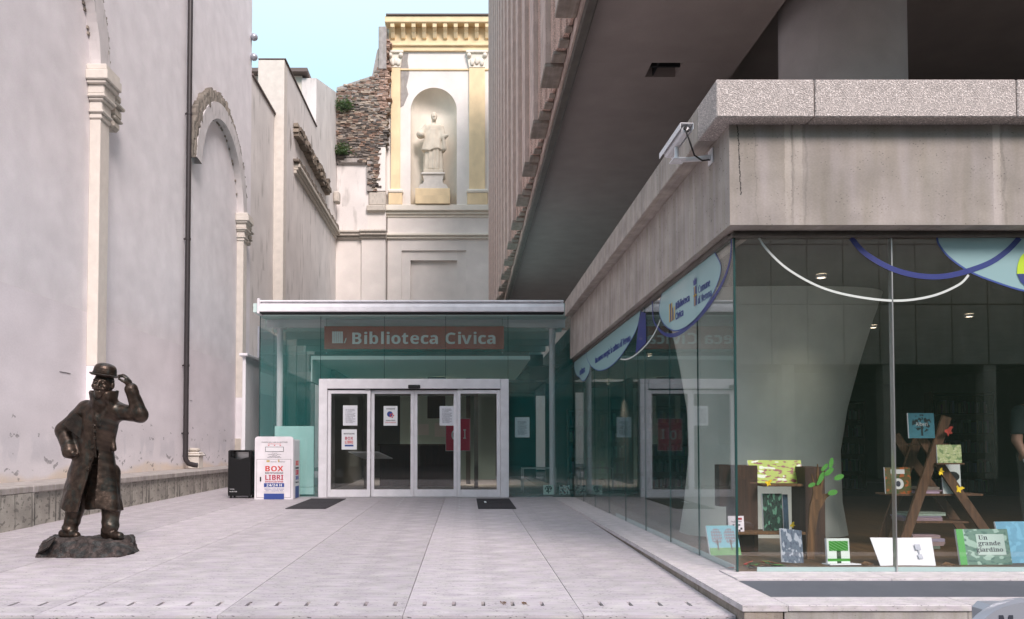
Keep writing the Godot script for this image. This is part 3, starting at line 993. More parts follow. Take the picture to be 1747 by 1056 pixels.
func church_front() -> void:
	var D := 40.0
	var c := thing("church_front", "sunlit yellow and white church front with niche, modillion cornice and pilasters", "church facade", P(-1.5, 0, D))
	var X0 := -4.0
	var X1 := 6.0
	# wall round the niche, split left and right of its centre line
	var nx0 := -2.83
	var nx1 := -0.47
	var cx := (nx0 + nx1) / 2.0
	var ny := 18.36
	var prof := niche_profile(nx0, nx1, ny)
	var w := mb(c)
	var left := PackedVector2Array([Vector2(cx, 23.0), Vector2(X0, 23.0), Vector2(X0, 13.42)])
	var right := PackedVector2Array([Vector2(X1, 23.0), Vector2(cx, 23.0)])
	for i in range(0, 14):
		left.append(prof[i])
	for i in range(13, prof.size()):
		right.append(prof[i])
	right.append(Vector2(X1, 13.42))
	for poly in [left, right]:
		w.flat(poly, func(q): return P(q.x, q.y, D), Vector3(0, 0, 1))
	put(w, "wall_face", M.front_white, c)
	# niche: half cylinder with a quarter dome
	var n := mb(c)
	var r := (nx1 - nx0) / 2.0
	var dp := 0.85
	for i in 24:
		var t0 := PI * i / 24.0
		var t1 := PI * (i + 1) / 24.0
		var q := func(t: float, y: float) -> Vector3: return P(cx + cos(t) * r, y, D + sin(t) * dp)
		var m := func(t: float) -> Vector3: return Vector3(-cos(t), 0, sin(t))
		n.smooth_quad(q.call(t0, 13.42), q.call(t1, 13.42), q.call(t1, ny), q.call(t0, ny), m.call(t0), m.call(t1), m.call(t1), m.call(t0))
		for j in 8:
			var e0 := PI / 2 * j / 8.0
			var e1 := PI / 2 * (j + 1) / 8.0
			var s := func(t: float, e: float) -> Vector3: return P(cx + cos(t) * cos(e) * r, ny + sin(e) * r, D + sin(t) * cos(e) * dp)
			var ms := func(t: float, e: float) -> Vector3: return Vector3(-cos(t) * cos(e), -sin(e), sin(t) * cos(e))
			n.smooth_quad(s.call(t0, e0), s.call(t1, e0), s.call(t1, e1), s.call(t0, e1), ms.call(t0, e0), ms.call(t1, e0), ms.call(t1, e1), ms.call(t0, e1))
	put(n, "niche", M.cream, c)
	bx(c, "wall_core", M.front_white, P(X0, 0, D + 1.0), P(X1, 23.0, D + 6.0))
	# left return of the wall, towards the ruin
	bx(c, "wall_return", M.white_old, P(X0 - 0.07, 12.9, D + 0.001), P(X0 - 0.001, 22.6, D + 0.999))
	# cornice with modillions
	var corn := Node3D.new()
	corn.name = "cornice"
	c.add_child(corn)
	corn.position = P(-1.5, 22.0, D) - wpos(c)
	bx(corn, "cornice_top", M.yellow, P(-4.12, 22.62, D - 0.62), P(X1, 22.95, D + 0.2), 0.03)
	bx(corn, "roof_edge", M.roof, P(-4.05, 22.951, D - 0.70), P(X1, 23.03, D + 5.5), 0.01)
	bx(corn, "cornice_bed", M.yellow, P(-3.95, 21.75, D - 0.10), P(X1, 22.62, D + 0.1), 0.01)
	bx(corn, "moulding", M.yellow, P(-3.98, 21.62, D - 0.22), P(X1, 21.76, D + 0.1), 0.03)
	for i in 14:
		var x := -3.83 + i * 0.535
		var mo := mb(corn)
		mo.prism(PackedVector2Array([Vector2(-D + 0.09, 22.62), Vector2(-D + 0.55, 22.62), Vector2(-D + 0.55, 22.42), Vector2(-D + 0.34, 22.26), Vector2(-D + 0.2, 22.02), Vector2(-D + 0.09, 22.0)]), 0, x, x + 0.20)
		put(mo, "modillion", M.yellow, corn)
	bx(c, "frieze", M.yellow, P(-3.9, 21.40, D - 0.12), P(X1, 21.62, D + 0.1), 0.01)
	bx(c, "moulding", M.yellow, P(-3.9, 20.42, D - 0.06), P(X1, 20.52, D + 0.05), 0.02)
	# pilasters with leafy capitals and bases
	for a in [[-3.83, -3.36], [0.16, 0.97]]:
		var p := Node3D.new()
		p.name = "pilaster"
		c.add_child(p, true)
		p.position = P((a[0] + a[1]) / 2, 13.4, D) - wpos(c)
		bx(p, "shaft", M.yellow, P(a[0], 14.2, D - 0.14), P(a[1], 20.52, D + 0.05), 0.01)
		bx(p, "base", M.yellow, P(a[0] - 0.1, 13.42, D - 0.30), P(a[1] + 0.12, 14.0, D + 0.05), 0.02)
		bx(p, "base_moulding", M.cream, P(a[0] - 0.14, 14.0, D - 0.34), P(a[1] + 0.16, 14.2, D + 0.05), 0.05)
		var lf := mb(p)
		var wd: float = a[1] - a[0]
		lf.prism(PackedVector2Array([Vector2(a[0], 20.53), Vector2(a[1], 20.53), Vector2(a[1] + 0.12, 21.25), Vector2(a[0] - 0.12, 21.25)]), 2, -D + 0.16, -D)
		lf.box(P(a[0] - 0.16, 21.25, D - 0.26), P(a[1] + 0.16, 21.39, D), 0.03)
		for s in [0.12, 0.88]:
			lf.ball(P(a[0] + wd * s + (s - 0.5) * 0.25, 21.13, D - 0.22), Vector3(0.12, 0.12, 0.1), 10)
		for k in 3:
			lf.ball(P(a[0] + wd * (0.2 + 0.3 * k), 20.78 + 0.06 * (k % 2), D - 0.19), Vector3(0.12, 0.2, 0.08), 8)
		put(lf, "capital", M.cream, p)
	# flaked grey plaster beside the left pilaster
	var fl := mb(c)
	fl.prism(PackedVector2Array([Vector2(-3.36, 21.3), Vector2(-2.95, 21.35), Vector2(-3.0, 20.95), Vector2(-2.9, 20.3), Vector2(-3.05, 19.6), Vector2(-2.95, 19.2), Vector2(-3.2, 18.6), Vector2(-3.36, 18.5)]), 2, -D, -D + 0.006)
	put(fl, "bare_plaster", M.ledge_top, c)
	# ledges below
	for s in [[13.1, 13.4, 0.34], [12.95, 13.1, 0.2], [12.82, 12.95, 0.1], [11.85, 11.98, 0.22], [11.72, 11.85, 0.12]]:
		bx(c, "ledge_moulding", M.cream, P(-4.1, s[0], D - s[2]), P(X1, s[1] - 0.002, D + 0.05), 0.025)
	bx(c, "pedestal_band", M.front_white, P(X0, 11.98, D - 0.04), P(X1, 12.82, D + 0.9), 0.0)
	# lower storey with a recessed blind panel
	bx(c, "lower_wall", M.front_white, P(X0, 0, D), P(-3.28, 11.72, D + 0.95))
	bx(c, "lower_wall", M.front_white, P(0.0, 0, D), P(X1, 11.72, D + 0.95))
	bx(c, "lower_wall", M.front_white, P(-3.279, 11.14, D + 0.001), P(-0.001, 11.719, D + 0.95))
	bx(c, "panel_border", M.front_white, P(-3.279, 0, D + 0.10), P(-2.83, 11.139, D + 0.9))
	bx(c, "panel_border", M.front_white, P(-0.45, 0, D + 0.10), P(-0.001, 11.139, D + 0.9))
	bx(c, "panel_border", M.front_white, P(-2.829, 10.66, D + 0.101), P(-0.451, 11.138, D + 0.9))
	bx(c, "blind_panel", M.front_white, P(-2.829, 0, D + 0.32), P(-0.451, 10.659, D + 0.9))
	# yellow block under the statue
	bx(c, "statue_block", M.yellow, P(-2.56, 13.42, D - 0.42), P(-0.81, 14.2, D + 0.5), 0.01)

func brick_ruin() -> void:
	var D := 39.6
	var r := thing("brick_ruin", "broken ivy-tufted brick and rubble wall stump between white chapel wall and yellow church", "ruined wall", P(-5.4, 0, D))
	# white rendered lower parts
	bx(r, "plastered_wall", M.front_white, P(-6.56, 0, D), P(-4.05, 11.6, D + 1.5))
	bx(r, "plastered_wall", M.white_old, P(-6.54, 11.98, D + 0.02), P(-4.95, 15.4, D + 1.5))
	bx(r, "plastered_wall", M.front_white, P(-4.949, 11.98, D + 0.03), P(-4.05, 14.0, D + 1.5))
	bx(r, "pilaster_strip", M.front_white, P(-5.25, 0, D - 0.16), P(-4.06, 11.6, D - 0.001), 0.01)
	for s in [[11.6, 11.72, 0.15], [11.72, 11.86, 0.28], [11.86, 11.98, 0.36]]:
		bx(r, "cornice", M.trim_old, P(-6.54, s[0] + 0.001, D - s[2]), P(-4.02, s[1], D + 1.0), 0.03)
		bx(r, "cornice", M.trim_old, P(-5.32, s[0] + 0.003, D - s[2] - 0.14), P(-3.97, s[1] - 0.002, D - s[2] - 0.002), 0.03)
	bx(r, "pilaster_stub", M.front_white, P(-4.55, 14.0, D - 0.12), P(-4.06, 16.3, D + 0.4), 0.04)
	bx(r, "impost", M.trim_old, P(-5.0, 13.0, D - 0.2), P(-4.04, 13.3, D + 0.4), 0.04)
	bx(r, "impost", M.trim_old, P(-4.9, 13.301, D - 0.1), P(-4.04, 14.0, D + 0.4), 0.05)
	bx(r, "mortar_ledge", M.ledge_top, P(-6.54, 15.4, D - 0.15), P(-5.0, 15.75, D + 1.4), 0.08)
	bx(r, "grey_quoin", M.ledge_top, P(-4.42, 20.2, D - 0.25), P(-4.02, 22.4, D + 0.8), 0.03)
	# rubble core: courses of bricks and stones, the left half set back
	var core := mb(r)
	core.prism(PackedVector2Array([Vector2(-6.54, 15.76), Vector2(-4.99, 15.76), Vector2(-4.99, 14.02), Vector2(-4.56, 14.02), Vector2(-4.56, 16.3), Vector2(-4.05, 16.3), Vector2(-4.05, 21.9), Vector2(-4.5, 21.2), Vector2(-4.75, 19.9), Vector2(-6.54, 19.3)]), 2, -D + 0.15, -D - 1.4)
	put(core, "rubble_core", M.ledge_top, r)
	var b := mb(r)
	var y := 13.95
	while y < 22.0:
		var h := rng.randf_range(0.055, 0.10)
		var x := -6.54 + rng.randf_range(-0.05, 0.1)
		while x < -4.03:
			var wd := rng.randf_range(0.13, 0.32)
			var top := 19.25 + (x + 6.54) * 0.36 if x < -4.78 else 20.0 + (x + 4.78) * 2.6
			var low := 15.6 + 0.2 * sin(x * 5.0) if x < -5.0 else (13.95 if x < -4.55 else 16.3)
			if y < top + rng.randf_range(-0.15, 0.05) and y > low and x > -6.6:
				var back := rng.randf_range(0.0, 0.07)
				var dark := clampf(inverse_lerp(19.0, 15.5, y), 0.0, 1.0)
				var q := rng.randf()
				var tone := Color(0.36, 0.25, 0.20) if q < 0.4 else (Color(0.52, 0.44, 0.37) if q < 0.72 else Color(0.34, 0.30, 0.27))
				if rng.randf() < 0.55 * dark + 0.1 * sin(x * 3.0): tone = Color(0.17, 0.15, 0.14)
				if x > -4.6 and y > 18.2: tone = Color(0.54, 0.38, 0.31)
				tone = tone * rng.randf_range(0.6, 1.05)
				rubble(b, P(x + wd / 2, y + h / 2, D + back), Vector3(wd * 0.96, h * 0.92, 0.45), tone)
			x += wd
		y += h + 0.012
	tag(put(b, "brickwork", M.vc, r), "", "", "", "stuff")
	for s in [[-6.15, 18.3, 0.55, "dark green bush rooted high in the brick ruin"], [-6.25, 15.85, 0.42, "sparse weedy bush at the foot of the bricks above white plaster"]]:
		var t := thing("wall_plant", s[3], "bush", P(s[0], s[1], D - 0.2))
		var l := mb(t)
		for i in 420:
			var v: Vector3 = Vector3(rng.randfn(), rng.randfn() * 0.55, rng.randfn() * 0.6) * s[2] * 0.5
			if s[3].begins_with("sparse"):
				v = Vector3(rng.randfn() * 0.5, absf(rng.randfn()) * 0.5, rng.randfn() * 0.4) * s[2]
			var p: Vector3 = P(s[0], s[1], D - 0.3) + v
			var a := Vector3(rng.randfn(), rng.randfn(), rng.randfn()).normalized() * rng.randf_range(0.05, 0.11)
			var e := Vector3(rng.randfn(), rng.randfn(), rng.randfn()).normalized() * 0.04
			l.quad(p - a, p + e, p + a, p - e, Vector3(0, 0.4, 1))
		put(l, "foliage", M.leaf, t)
		var s2 := mb(t)
		for i in 6:
			var e2: Vector3 = Vector3(rng.randfn() * 0.4, rng.randf_range(0.2, 0.5), 0.1) * s[2]
			s2.tube([P(s[0], s[1] - 0.1, D + 0.05), P(s[0], s[1], D - 0.2) + e2 * 0.5, P(s[0], s[1], D - 0.3) + e2], 0.015, 5)
		put(s2, "stem", M.card_brown, t)

func library_block() -> void:
	var L := thing("library_building", "modern concrete library with ribbed upper storeys overhanging a glazed ground floor", "building", P(5, 0, 14))
	# ribbed precast facade, 1.8 m bays stepping outwards; each bay one panel
	var H := 6.15
	for bay in 17:
		var d1 := 9.0 - 1.8 + (bay - 1) * 1.79 # near end of the bay
		var b := mb(L)
		b.uvo = Vector2(bay * 0.37, bay * 0.21)
		var poly := PackedVector2Array([Vector2(1.26, -d1)])
		for k in [[0.0, 1.225], [0.25, 1.19], [0.53, 1.15], [0.85, 1.105]]: # stepping outwards, with a groove at each step
			poly.append(Vector2(k[1] + 0.03, -d1 - k[0] - 0.001))
			poly.append(Vector2(k[1] + 0.03, -d1 - k[0] - 0.03))
			poly.append(Vector2(k[1], -d1 - k[0] - 0.04))
			poly.append(Vector2(k[1], -d1 - k[0] - 0.13))
			poly.append(Vector2(k[1] + 0.012, -d1 - k[0] - 0.14))
			poly.append(Vector2(k[1] + 0.012, -d1 - k[0] - 0.16))
			poly.append(Vector2(k[1], -d1 - k[0] - 0.17))
		poly.append(Vector2(1.105, -d1 - 1.168))
		poly.append(Vector2(1.26, -d1 - 1.168))
		b.prism(poly, 1, H, 21.95)
		put(b, "facade_panel", M.rough, L)
		var r := mb(L) # smooth outermost rib closing the bay
		r.prism(PackedVector2Array([Vector2(1.26, -d1 - 1.17), Vector2(1.04, -d1 - 1.17), Vector2(1.03, -d1 - 1.18), Vector2(1.03, -d1 - 1.45), Vector2(1.05, -d1 - 1.47), Vector2(1.05, -d1 - 1.5), Vector2(1.03, -d1 - 1.52), Vector2(1.03, -d1 - 1.78), Vector2(1.26, -d1 - 1.784)]), 1, H, 21.95)
		put(r, "facade_rib", M.smooth_strip, L)
		# rib feet below the panel edge, in a darker tone than the panels
		for s in [[0.25, 0.38, 1.185, 1.274, 0.03], [0.53, 0.72, 1.145, 1.274, 0.04], [0.85, 1.08, 1.10, 1.274, 0.05], [1.17, 1.784, 1.025, 1.274, 0.06]]:
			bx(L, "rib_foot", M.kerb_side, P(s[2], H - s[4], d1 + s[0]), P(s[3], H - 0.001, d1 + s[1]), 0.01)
	# smooth drip strip and dark edge beam
	bx(L, "drip_strip", M.smooth_strip, P(1.275, H - 0.16, 5.4), P(1.30, H + 0.1, 35.84))
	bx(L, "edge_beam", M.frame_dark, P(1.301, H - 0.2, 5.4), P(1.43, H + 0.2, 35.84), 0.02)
	# soffit of the overhang, with a sunk vent recess lined in black
	var so := [[P(1.431, H, 5.4), P(3.58, H + 0.3, 10.159)], [P(1.431, H, 10.56), P(3.58, H + 0.3, 35.84)], [P(1.431, H, 10.16), P(2.42, H + 0.3, 10.559)], [P(2.83, H, 10.16), P(3.58, H + 0.3, 10.559)]]
	for s in so:
		bx(L, "soffit", M.soffit, s[0], s[1])
	var v := mb(L)
	v.box(P(2.40, H + 0.301, 10.14), P(2.85, H + 0.32, 10.58))
	v.box(P(2.421, H + 0.02, 10.30), P(2.829, H + 0.3, 10.33))
	v.box(P(2.52, H + 0.02, 10.165), P(2.535, H + 0.3, 10.555))
	put(v, "vent_recess", M.black, L)
	bx(L, "upper_ceiling", M.soffit, P(3.581, 6.9, 5.4), P(16, 7.1, 13))
	bx(L, "ceiling_step", M.soffit, P(3.581, H + 0.001, 12.8), P(16, 6.899, 13.0))
	bx(L, "ceiling_edge", M.soffit, P(3.56, H + 0.301, 5.4), P(3.581, 6.899, 12.8))
	# upper glazing set back behind the terrace
	bx(L, "upper_window_frame", M.frame_dark, P(3.6, 6.55, 12.6), P(16, 6.9, 12.8), 0.01)
	bx(L, "upper_window", M.dark_glass, P(3.6, 3.8, 12.65), P(16, 6.55, 12.72))
	for i in 9:
		bx(L, "upper_window_post", M.frame_dark, P(4.2 + i * 1.35, 3.8, 12.56), P(4.26 + i * 1.35, 6.55, 12.64))
	# mass of the upper storeys
	bx(L, "street_front", M.rough, P(1.3, H + 0.31, 5.2), P(18, 21.95, 5.38))
	bx(L, "roof_slab", M.concrete, P(1.3, 21.85, 5.39), P(18, 22.0, 36.0))
	bx(L, "end_wall", M.rough, P(1.3, H + 0.31, 35.85), P(18, 21.84, 36.0))
	# round column standing on the terrace
	var c := mb(L)
	c.lathe(P(4.57, 3.8, 9.5), [Vector2(0.71, 0.0), Vector2(0.71, 3.1)], 48)
	put(c, "column", M.column, L)
	bx(L, "terrace_floor", M.ledge_top, P(2.3, 3.45, 6.6), P(16, 3.79, 35.84))
	# concrete parapet band over the windows
	var b := mb(L)
	b.quad01(P(2.15, 3.78, 6.39), P(6.75, 3.78, 6.39), P(6.75, 2.955, 6.39), P(2.15, 2.955, 6.39), Vector3(0, 0, 1))
	b.quad01(P(6.75, 3.78, 6.39), P(11.35, 3.78, 6.39), P(11.35, 2.955, 6.39), P(6.75, 2.955, 6.39), Vector3(0, 0, 1))
	put(b, "parapet_front", M.parapet, L)
	bx(L, "parapet_side", M.concrete, P(2.15, 2.955, 6.391), P(2.45, 3.78, 16.3))
	bx(L, "parapet_core", M.concrete, P(2.451, 2.955, 6.393), P(11.35, 3.779, 6.7))
	# coping stones
	var xs := [2.0, 2.785, 4.40, 6.0, 7.6, 9.2, 10.8]
	for i in xs.size() - 1:
		bx(L, "coping_stone", M.coping, P(xs[i] + (0.0 if i == 0 else 0.004), 3.781, 6.235), P(xs[i + 1] - 0.004, 4.085, 6.75), 0.008)
	var ds := [6.752, 8.2, 9.75, 11.3, 12.85, 14.4, 15.95]
	for i in ds.size() - 1:
		bx(L, "coping_stone", M.coping_side, P(2.0, 3.781, ds[i]), P(2.5, 4.085, ds[i + 1] - 0.006), 0.008)

func pane(parent: Node, called: String, m: Material, lo: Vector3, hi: Vector3) -> MeshInstance3D:
	var b := mb(parent)
	b.box(lo, hi)
	return put(b, called, m, parent)

func smooth_line(pts: Array, n := 8) -> PackedVector2Array:
	var o := PackedVector2Array()
	for i in pts.size() - 1:
		var p0: Vector2 = pts[maxi(i - 1, 0)]
		var p1: Vector2 = pts[i]
		var p2: Vector2 = pts[i + 1]
		var p3: Vector2 = pts[mini(i + 2, pts.size() - 1)]
		for k in n:
			o.append(p1.cubic_interpolate(p2, p0, p3, float(k) / n))
	o.append(pts[-1])
	return o

func stroke(b: MB, line: PackedVector2Array, w: float, to3: Callable, hint: Vector3, sy := 1.0) -> void:
	for i in line.size() - 1:
		var e := (line[i + 1] - line[i]).normalized()
		var e0 := (line[i] - line[maxi(i - 1, 0)]).normalized() + e
		var e1 := e + (line[mini(i + 2, line.size() - 1)] - line[i + 1]).normalized()
		var n0 := Vector2(-e0.y, e0.x).normalized() * w / 2
		var n1 := Vector2(-e1.y, e1.x).normalized() * w / 2
		n0.y *= sy; n1.y *= sy
		b.quad(to3.call(line[i] - n0), to3.call(line[i] + n0), to3.call(line[i + 1] + n1), to3.call(line[i + 1] - n1), hint)

func shop_window() -> void:
	var W := thing("library_window", "corner shop window of the library with blue circle graphics on the glass", "window", P(2.3, 0.1, 6.6))
	var d := 6.6
	var y0 := 0.112
	var y1 := 2.93
	# dark head frame under the parapet
	bx(W, "head_frame", M.frame_dark, P(2.24, 2.93, 6.57), P(11.3, 2.954, 6.72))
	bx(W, "head_frame", M.frame_dark, P(2.22, 2.905, 6.55), P(11.3, 2.929, 6.66), 0.005)
	bx(W, "head_frame", M.frame_dark, P(2.22, 2.905, 6.661), P(2.33, 2.95, 16.3), 0.005)
	# front panes
	var fx := [2.255, 3.575, 4.90, 6.22, 7.54, 8.9, 11.2]
	for i in fx.size() - 1:
		pane(W, "pane", M.glass_front, P(fx[i] + 0.006, y0, d), P(fx[i + 1] - 0.006, y1 - 0.026, d + 0.006))
	for i in range(1, fx.size() - 1):
		bx(W, "mullion", M.steel, P(fx[i] - 0.005, y0, d - 0.004), P(fx[i] + 0.005, y1 - 0.026, d + 0.05))
	# court-side panes
	var dx := [6.612, 7.68, 8.75, 9.95, 11.2, 12.5, 13.85, 15.2, 16.55]
	for i in dx.size() - 1:
		pane(W, "pane", M.glass_side, P(2.25, 0.1, dx[i] + 0.004), P(2.26, y1 - 0.026, dx[i + 1] - 0.004))
		bx(W, "pane_joint", M.glass_edge, P(2.249, 0.101, dx[i + 1] - 0.004), P(2.262, y1 - 0.026, dx[i + 1] + 0.004))
	bx(W, "corner_post", M.glass_edge, P(2.243, 0.112, 6.596), P(2.262, y1 - 0.026, 6.615), 0.003)
	bx(W, "sill_film", M.film, P(2.42, 0.113, d + 0.012), P(9.0, 0.150, d + 0.016))
	bx(W, "sill_film", M.film, P(2.263, 0.101, 6.7), P(2.267, 0.15, 12.0))
	# graphics on the front glass
	var tf := func(q: Vector2) -> Vector3: return P(q.x, q.y, d - 0.002)
	var tf2 := func(q: Vector2) -> Vector3: return P(q.x, q.y, d - 0.004)
	var tf3 := func(q: Vector2) -> Vector3: return P(q.x, q.y, d - 0.006)
	var fz := Vector3(0, 0, 1)
	var top := 2.904
	var pale := [Vector2(3.958, top), Vector2(3.975, 2.844), Vector2(4.062, 2.735), Vector2(4.232, 2.616), Vector2(4.451, 2.527), Vector2(4.681, 2.457), Vector2(5.0, 2.41), Vector2(5.4, 2.45), Vector2(5.75, 2.6), Vector2(5.95, top)]
	var pl := smooth_line(pale)
	var b := mb(W)
	b.flat(pl, tf, fz)
	put(b, "pale_circle_print", M.pale_blue_film, W)
	b = mb(W)
	stroke(b, pl, 0.016, tf2, fz)
	put(b, "blue_outline_print", M.blue_film, W)
	b = mb(W)
	stroke(b, smooth_line([Vector2(2.46, top), Vector2(2.536, 2.794), Vector2(2.707, 2.635), Vector2(2.975, 2.487), Vector2(3.269, 2.408), Vector2(3.612, 2.373), Vector2(3.908, 2.413), Vector2(4.131, 2.507), Vector2(4.217, 2.59)]), 0.019, tf2, fz)
	put(b, "white_ring_print", M.decal_white, W)
	b = mb(W)
	stroke(b, smooth_line([Vector2(3.235, top), Vector2(3.349, 2.774), Vector2(3.568, 2.645), Vector2(3.813, 2.581), Vector2(4.059, 2.586), Vector2(4.356, 2.675), Vector2(4.531, 2.784), Vector2(4.65, top)]), 0.046, tf3, fz)
	put(b, "navy_ring_print", M.navy_film, W)
	b = mb(W)
	b.flat(smooth_line([Vector2(4.62, 2.60), Vector2(4.63, 2.68), Vector2(4.67, 2.76), Vector2(4.75, 2.79), Vector2(4.88, 2.75), Vector2(4.93, 2.62), Vector2(4.9, 2.52), Vector2(4.7, 2.51)]), tf3, fz)
	put(b, "lime_shape_print", M.lime, W)
	b = mb(W)
	b.flat(smooth_line([Vector2(4.62, 2.598), Vector2(4.78, 2.60), Vector2(4.92, 2.58), Vector2(4.86, 2.47), Vector2(4.74, 2.46), Vector2(4.65, 2.53)]), func(q): return P(q.x, q.y, d - 0.008), fz)
	put(b, "navy_shape_print", M.navy_film, W)
	# graphics on the court-side glass, (distance, height)
	var ts := func(q: Vector2) -> Vector3: return P(2.248, q.y, q.x)
	var ts2 := func(q: Vector2) -> Vector3: return P(2.246, q.y, q.x)
	var ts3 := func(q: Vector2) -> Vector3: return P(2.244, q.y, q.x)
	var sx := Vector3(-1, 0, 0)
	var c1 := smooth_line([Vector2(7.10, top), Vector2(6.93, 2.74), Vector2(7.044, 2.598), Vector2(7.418, 2.456), Vector2(7.892, 2.378), Vector2(8.428, 2.389), Vector2(8.876, 2.511), Vector2(9.12, 2.66), Vector2(9.15, 2.78), Vector2(9.03, top)])
	b = mb(W)
	b.flat(c1, ts, sx)
	put(b, "pale_circle_print", M.pale_blue_film, W)
	b = mb(W)
	stroke(b, c1, 0.014, ts2, sx)
	put(b, "blue_outline_print", M.blue_film, W)
	b = mb(W)
	var o := smooth_line([Vector2(6.63, top), Vector2(6.66, 2.746), Vector2(6.802, 2.61), Vector2(7.047, 2.502), Vector2(7.42, 2.405), Vector2(7.893, 2.343), Vector2(8.43, 2.325), Vector2(8.879, 2.395), Vector2(9.204, 2.51), Vector2(9.45, 2.66), Vector2(9.52, top)])
	var i2 := smooth_line([Vector2(6.66, top), Vector2(6.70, 2.752), Vector2(6.86, 2.625), Vector2(7.12, 2.528), Vector2(7.50, 2.44), Vector2(7.95, 2.382), Vector2(8.43, 2.370), Vector2(8.86, 2.43), Vector2(9.17, 2.535), Vector2(9.41, 2.67), Vector2(9.48, top)])
	for k in o.size() - 1:
		b.quad(ts2.call(o[k]), ts2.call(o[k + 1]), ts2.call(i2[k + 1]), ts2.call(i2[k]), sx)
	put(b, "navy_ring_print", M.navy_film, W)
	b = mb(W)
	b.flat(PackedVector2Array([Vector2(10.24, 2.80), Vector2(10.08, 2.879), Vector2(9.85, 2.82), Vector2(9.83, 2.44), Vector2(10.45, 2.385)]), ts2, sx)
	put(b, "navy_shape_print", M.navy_film, W)
	b = mb(W)
	stroke(b, smooth_line([Vector2(9.1, 2.618), Vector2(9.379, 2.503), Vector2(9.846, 2.415), Vector2(10.469, 2.365), Vector2(10.988, 2.368), Vector2(11.45, 2.42)]), 0.02, ts3, sx)
	put(b, "white_ring_print", M.decal_white, W)
	var c2 := smooth_line([Vector2(10.13, top), Vector2(10.349, 2.714), Vector2(10.803, 2.587), Vector2(11.56, 2.452), Vector2(12.427, 2.396), Vector2(13.34, 2.436), Vector2(14.09, 2.578), Vector2(14.6, 2.762), Vector2(14.75, top)])
	var c3 := smooth_line([Vector2(14.32, 2.63), Vector2(14.397, 2.512), Vector2(14.828, 2.419), Vector2(15.236, 2.42), Vector2(15.639, 2.524), Vector2(16.142, 2.641), Vector2(16.3, top), Vector2(14.8, top)])
	for c in [c2, c3]:
		b = mb(W)
		b.flat(c, ts, sx)
		put(b, "pale_circle_print", M.pale_blue_film, W)
		b = mb(W)
		stroke(b, c, 0.016, ts2, sx)
		put(b, "blue_outline_print", M.blue_film, W)
	# lettering, read from the court
	var yaw := -PI / 2
	letters(W, "lettering", "Biblioteca", M.navy, P(2.245, 2.655, 8.17), 0.075, 0.52, yaw)
	letters(W, "lettering", "Civica", M.navy, P(2.245, 2.545, 8.29), 0.075, 0.30, yaw)
	letters(W, "lettering", "Comune", M.navy, P(2.245, 2.665, 7.42), 0.07, 0.36, yaw, font_plain)
	letters(W, "lettering", "di Verona", M.navy, P(2.245, 2.565, 7.41), 0.07, 0.42, yaw, font_plain)
	letters(W, "lettering", "Una nuova energia: la cultura di Verona", M.navy, P(2.245, 2.63, 12.25), 0.10, 2.95, yaw)
	letters(W, "lettering", "cultura", M.navy, P(2.245, 2.62, 15.25), 0.12, 0.7, yaw)
	for k in 5: # emblem: a row of book spines
		b = mb(W)
		var x0 := 8.70 - k * 0.045
		var lean := 0.03 if k == 4 else 0.0
		b.quad(P(2.245, 2.52, x0), P(2.245, 2.52, x0 - 0.036), P(2.245, 2.72 - (0.06 if k > 2 else 0.0), x0 - 0.036 - lean), P(2.245, 2.72 - (0.06 if k > 2 else 0.0), x0 - lean), sx)
		put(b, "book_emblem", M.gold if k % 2 == 0 else M.navy, W)
	b = mb(W) # town crest: shield, bars and crown
	b.quad(P(2.245, 2.53, 7.76), P(2.245, 2.53, 7.66), P(2.245, 2.72, 7.66), P(2.245, 2.72, 7.76), sx)
	put(b, "crest_shield", M.navy, W)
	b = mb(W)
	b.quad(P(2.243, 2.53, 7.725), P(2.243, 2.53, 7.70), P(2.243, 2.72, 7.70), P(2.243, 2.72, 7.725), sx)
	b.quad(P(2.243, 2.62, 7.76), P(2.243, 2.62, 7.66), P(2.243, 2.64, 7.66), P(2.243, 2.64, 7.76), sx)
	put(b, "crest_cross", M.gold, W)
	b = mb(W)
	b.flat(PackedVector2Array([Vector2(7.76, 2.735), Vector2(7.66, 2.735), Vector2(7.65, 2.80), Vector2(7.68, 2.775), Vector2(7.71, 2.815), Vector2(7.74, 2.775), Vector2(7.77, 2.80)]), ts3, sx)
	put(b, "crest_crown", M.navy, W)

func spot_lamp(at: Vector3, label: String, e: float) -> void:
	var t := thing("ceiling_spot", label, "spotlight", at, "small ceiling spots inside the library")
	var b := mb(t)
	b.lathe(at, [Vector2(0.05, 0.035), Vector2(0.055, 0.0), Vector2(0.042, 0.0), Vector2(0.036, 0.02)], 16)
	put(b, "rim", M.white_paint, t)
	b = mb(t)
	b.lathe(at, [Vector2(0.036, 0.02), Vector2(0.0, 0.02)], 16)
	put(b, "bulb", glow(Color(1.0, 0.93, 0.8), 6.0), t)
	var l := SpotLight3D.new()
	l.name = "lamp"
	t.add_child(l)
	l.position = Vector3(0, -0.01, 0)
	l.rotation_degrees = Vector3(-90, 0, 0)
	l.light_color = Color(1.0, 0.95, 0.86)
	l.light_energy = e
	l.spot_angle = 50
	l.spot_range = 12
	l.spot_attenuation = 2
	l.light_size = 0.03
	l.shadow_enabled = true

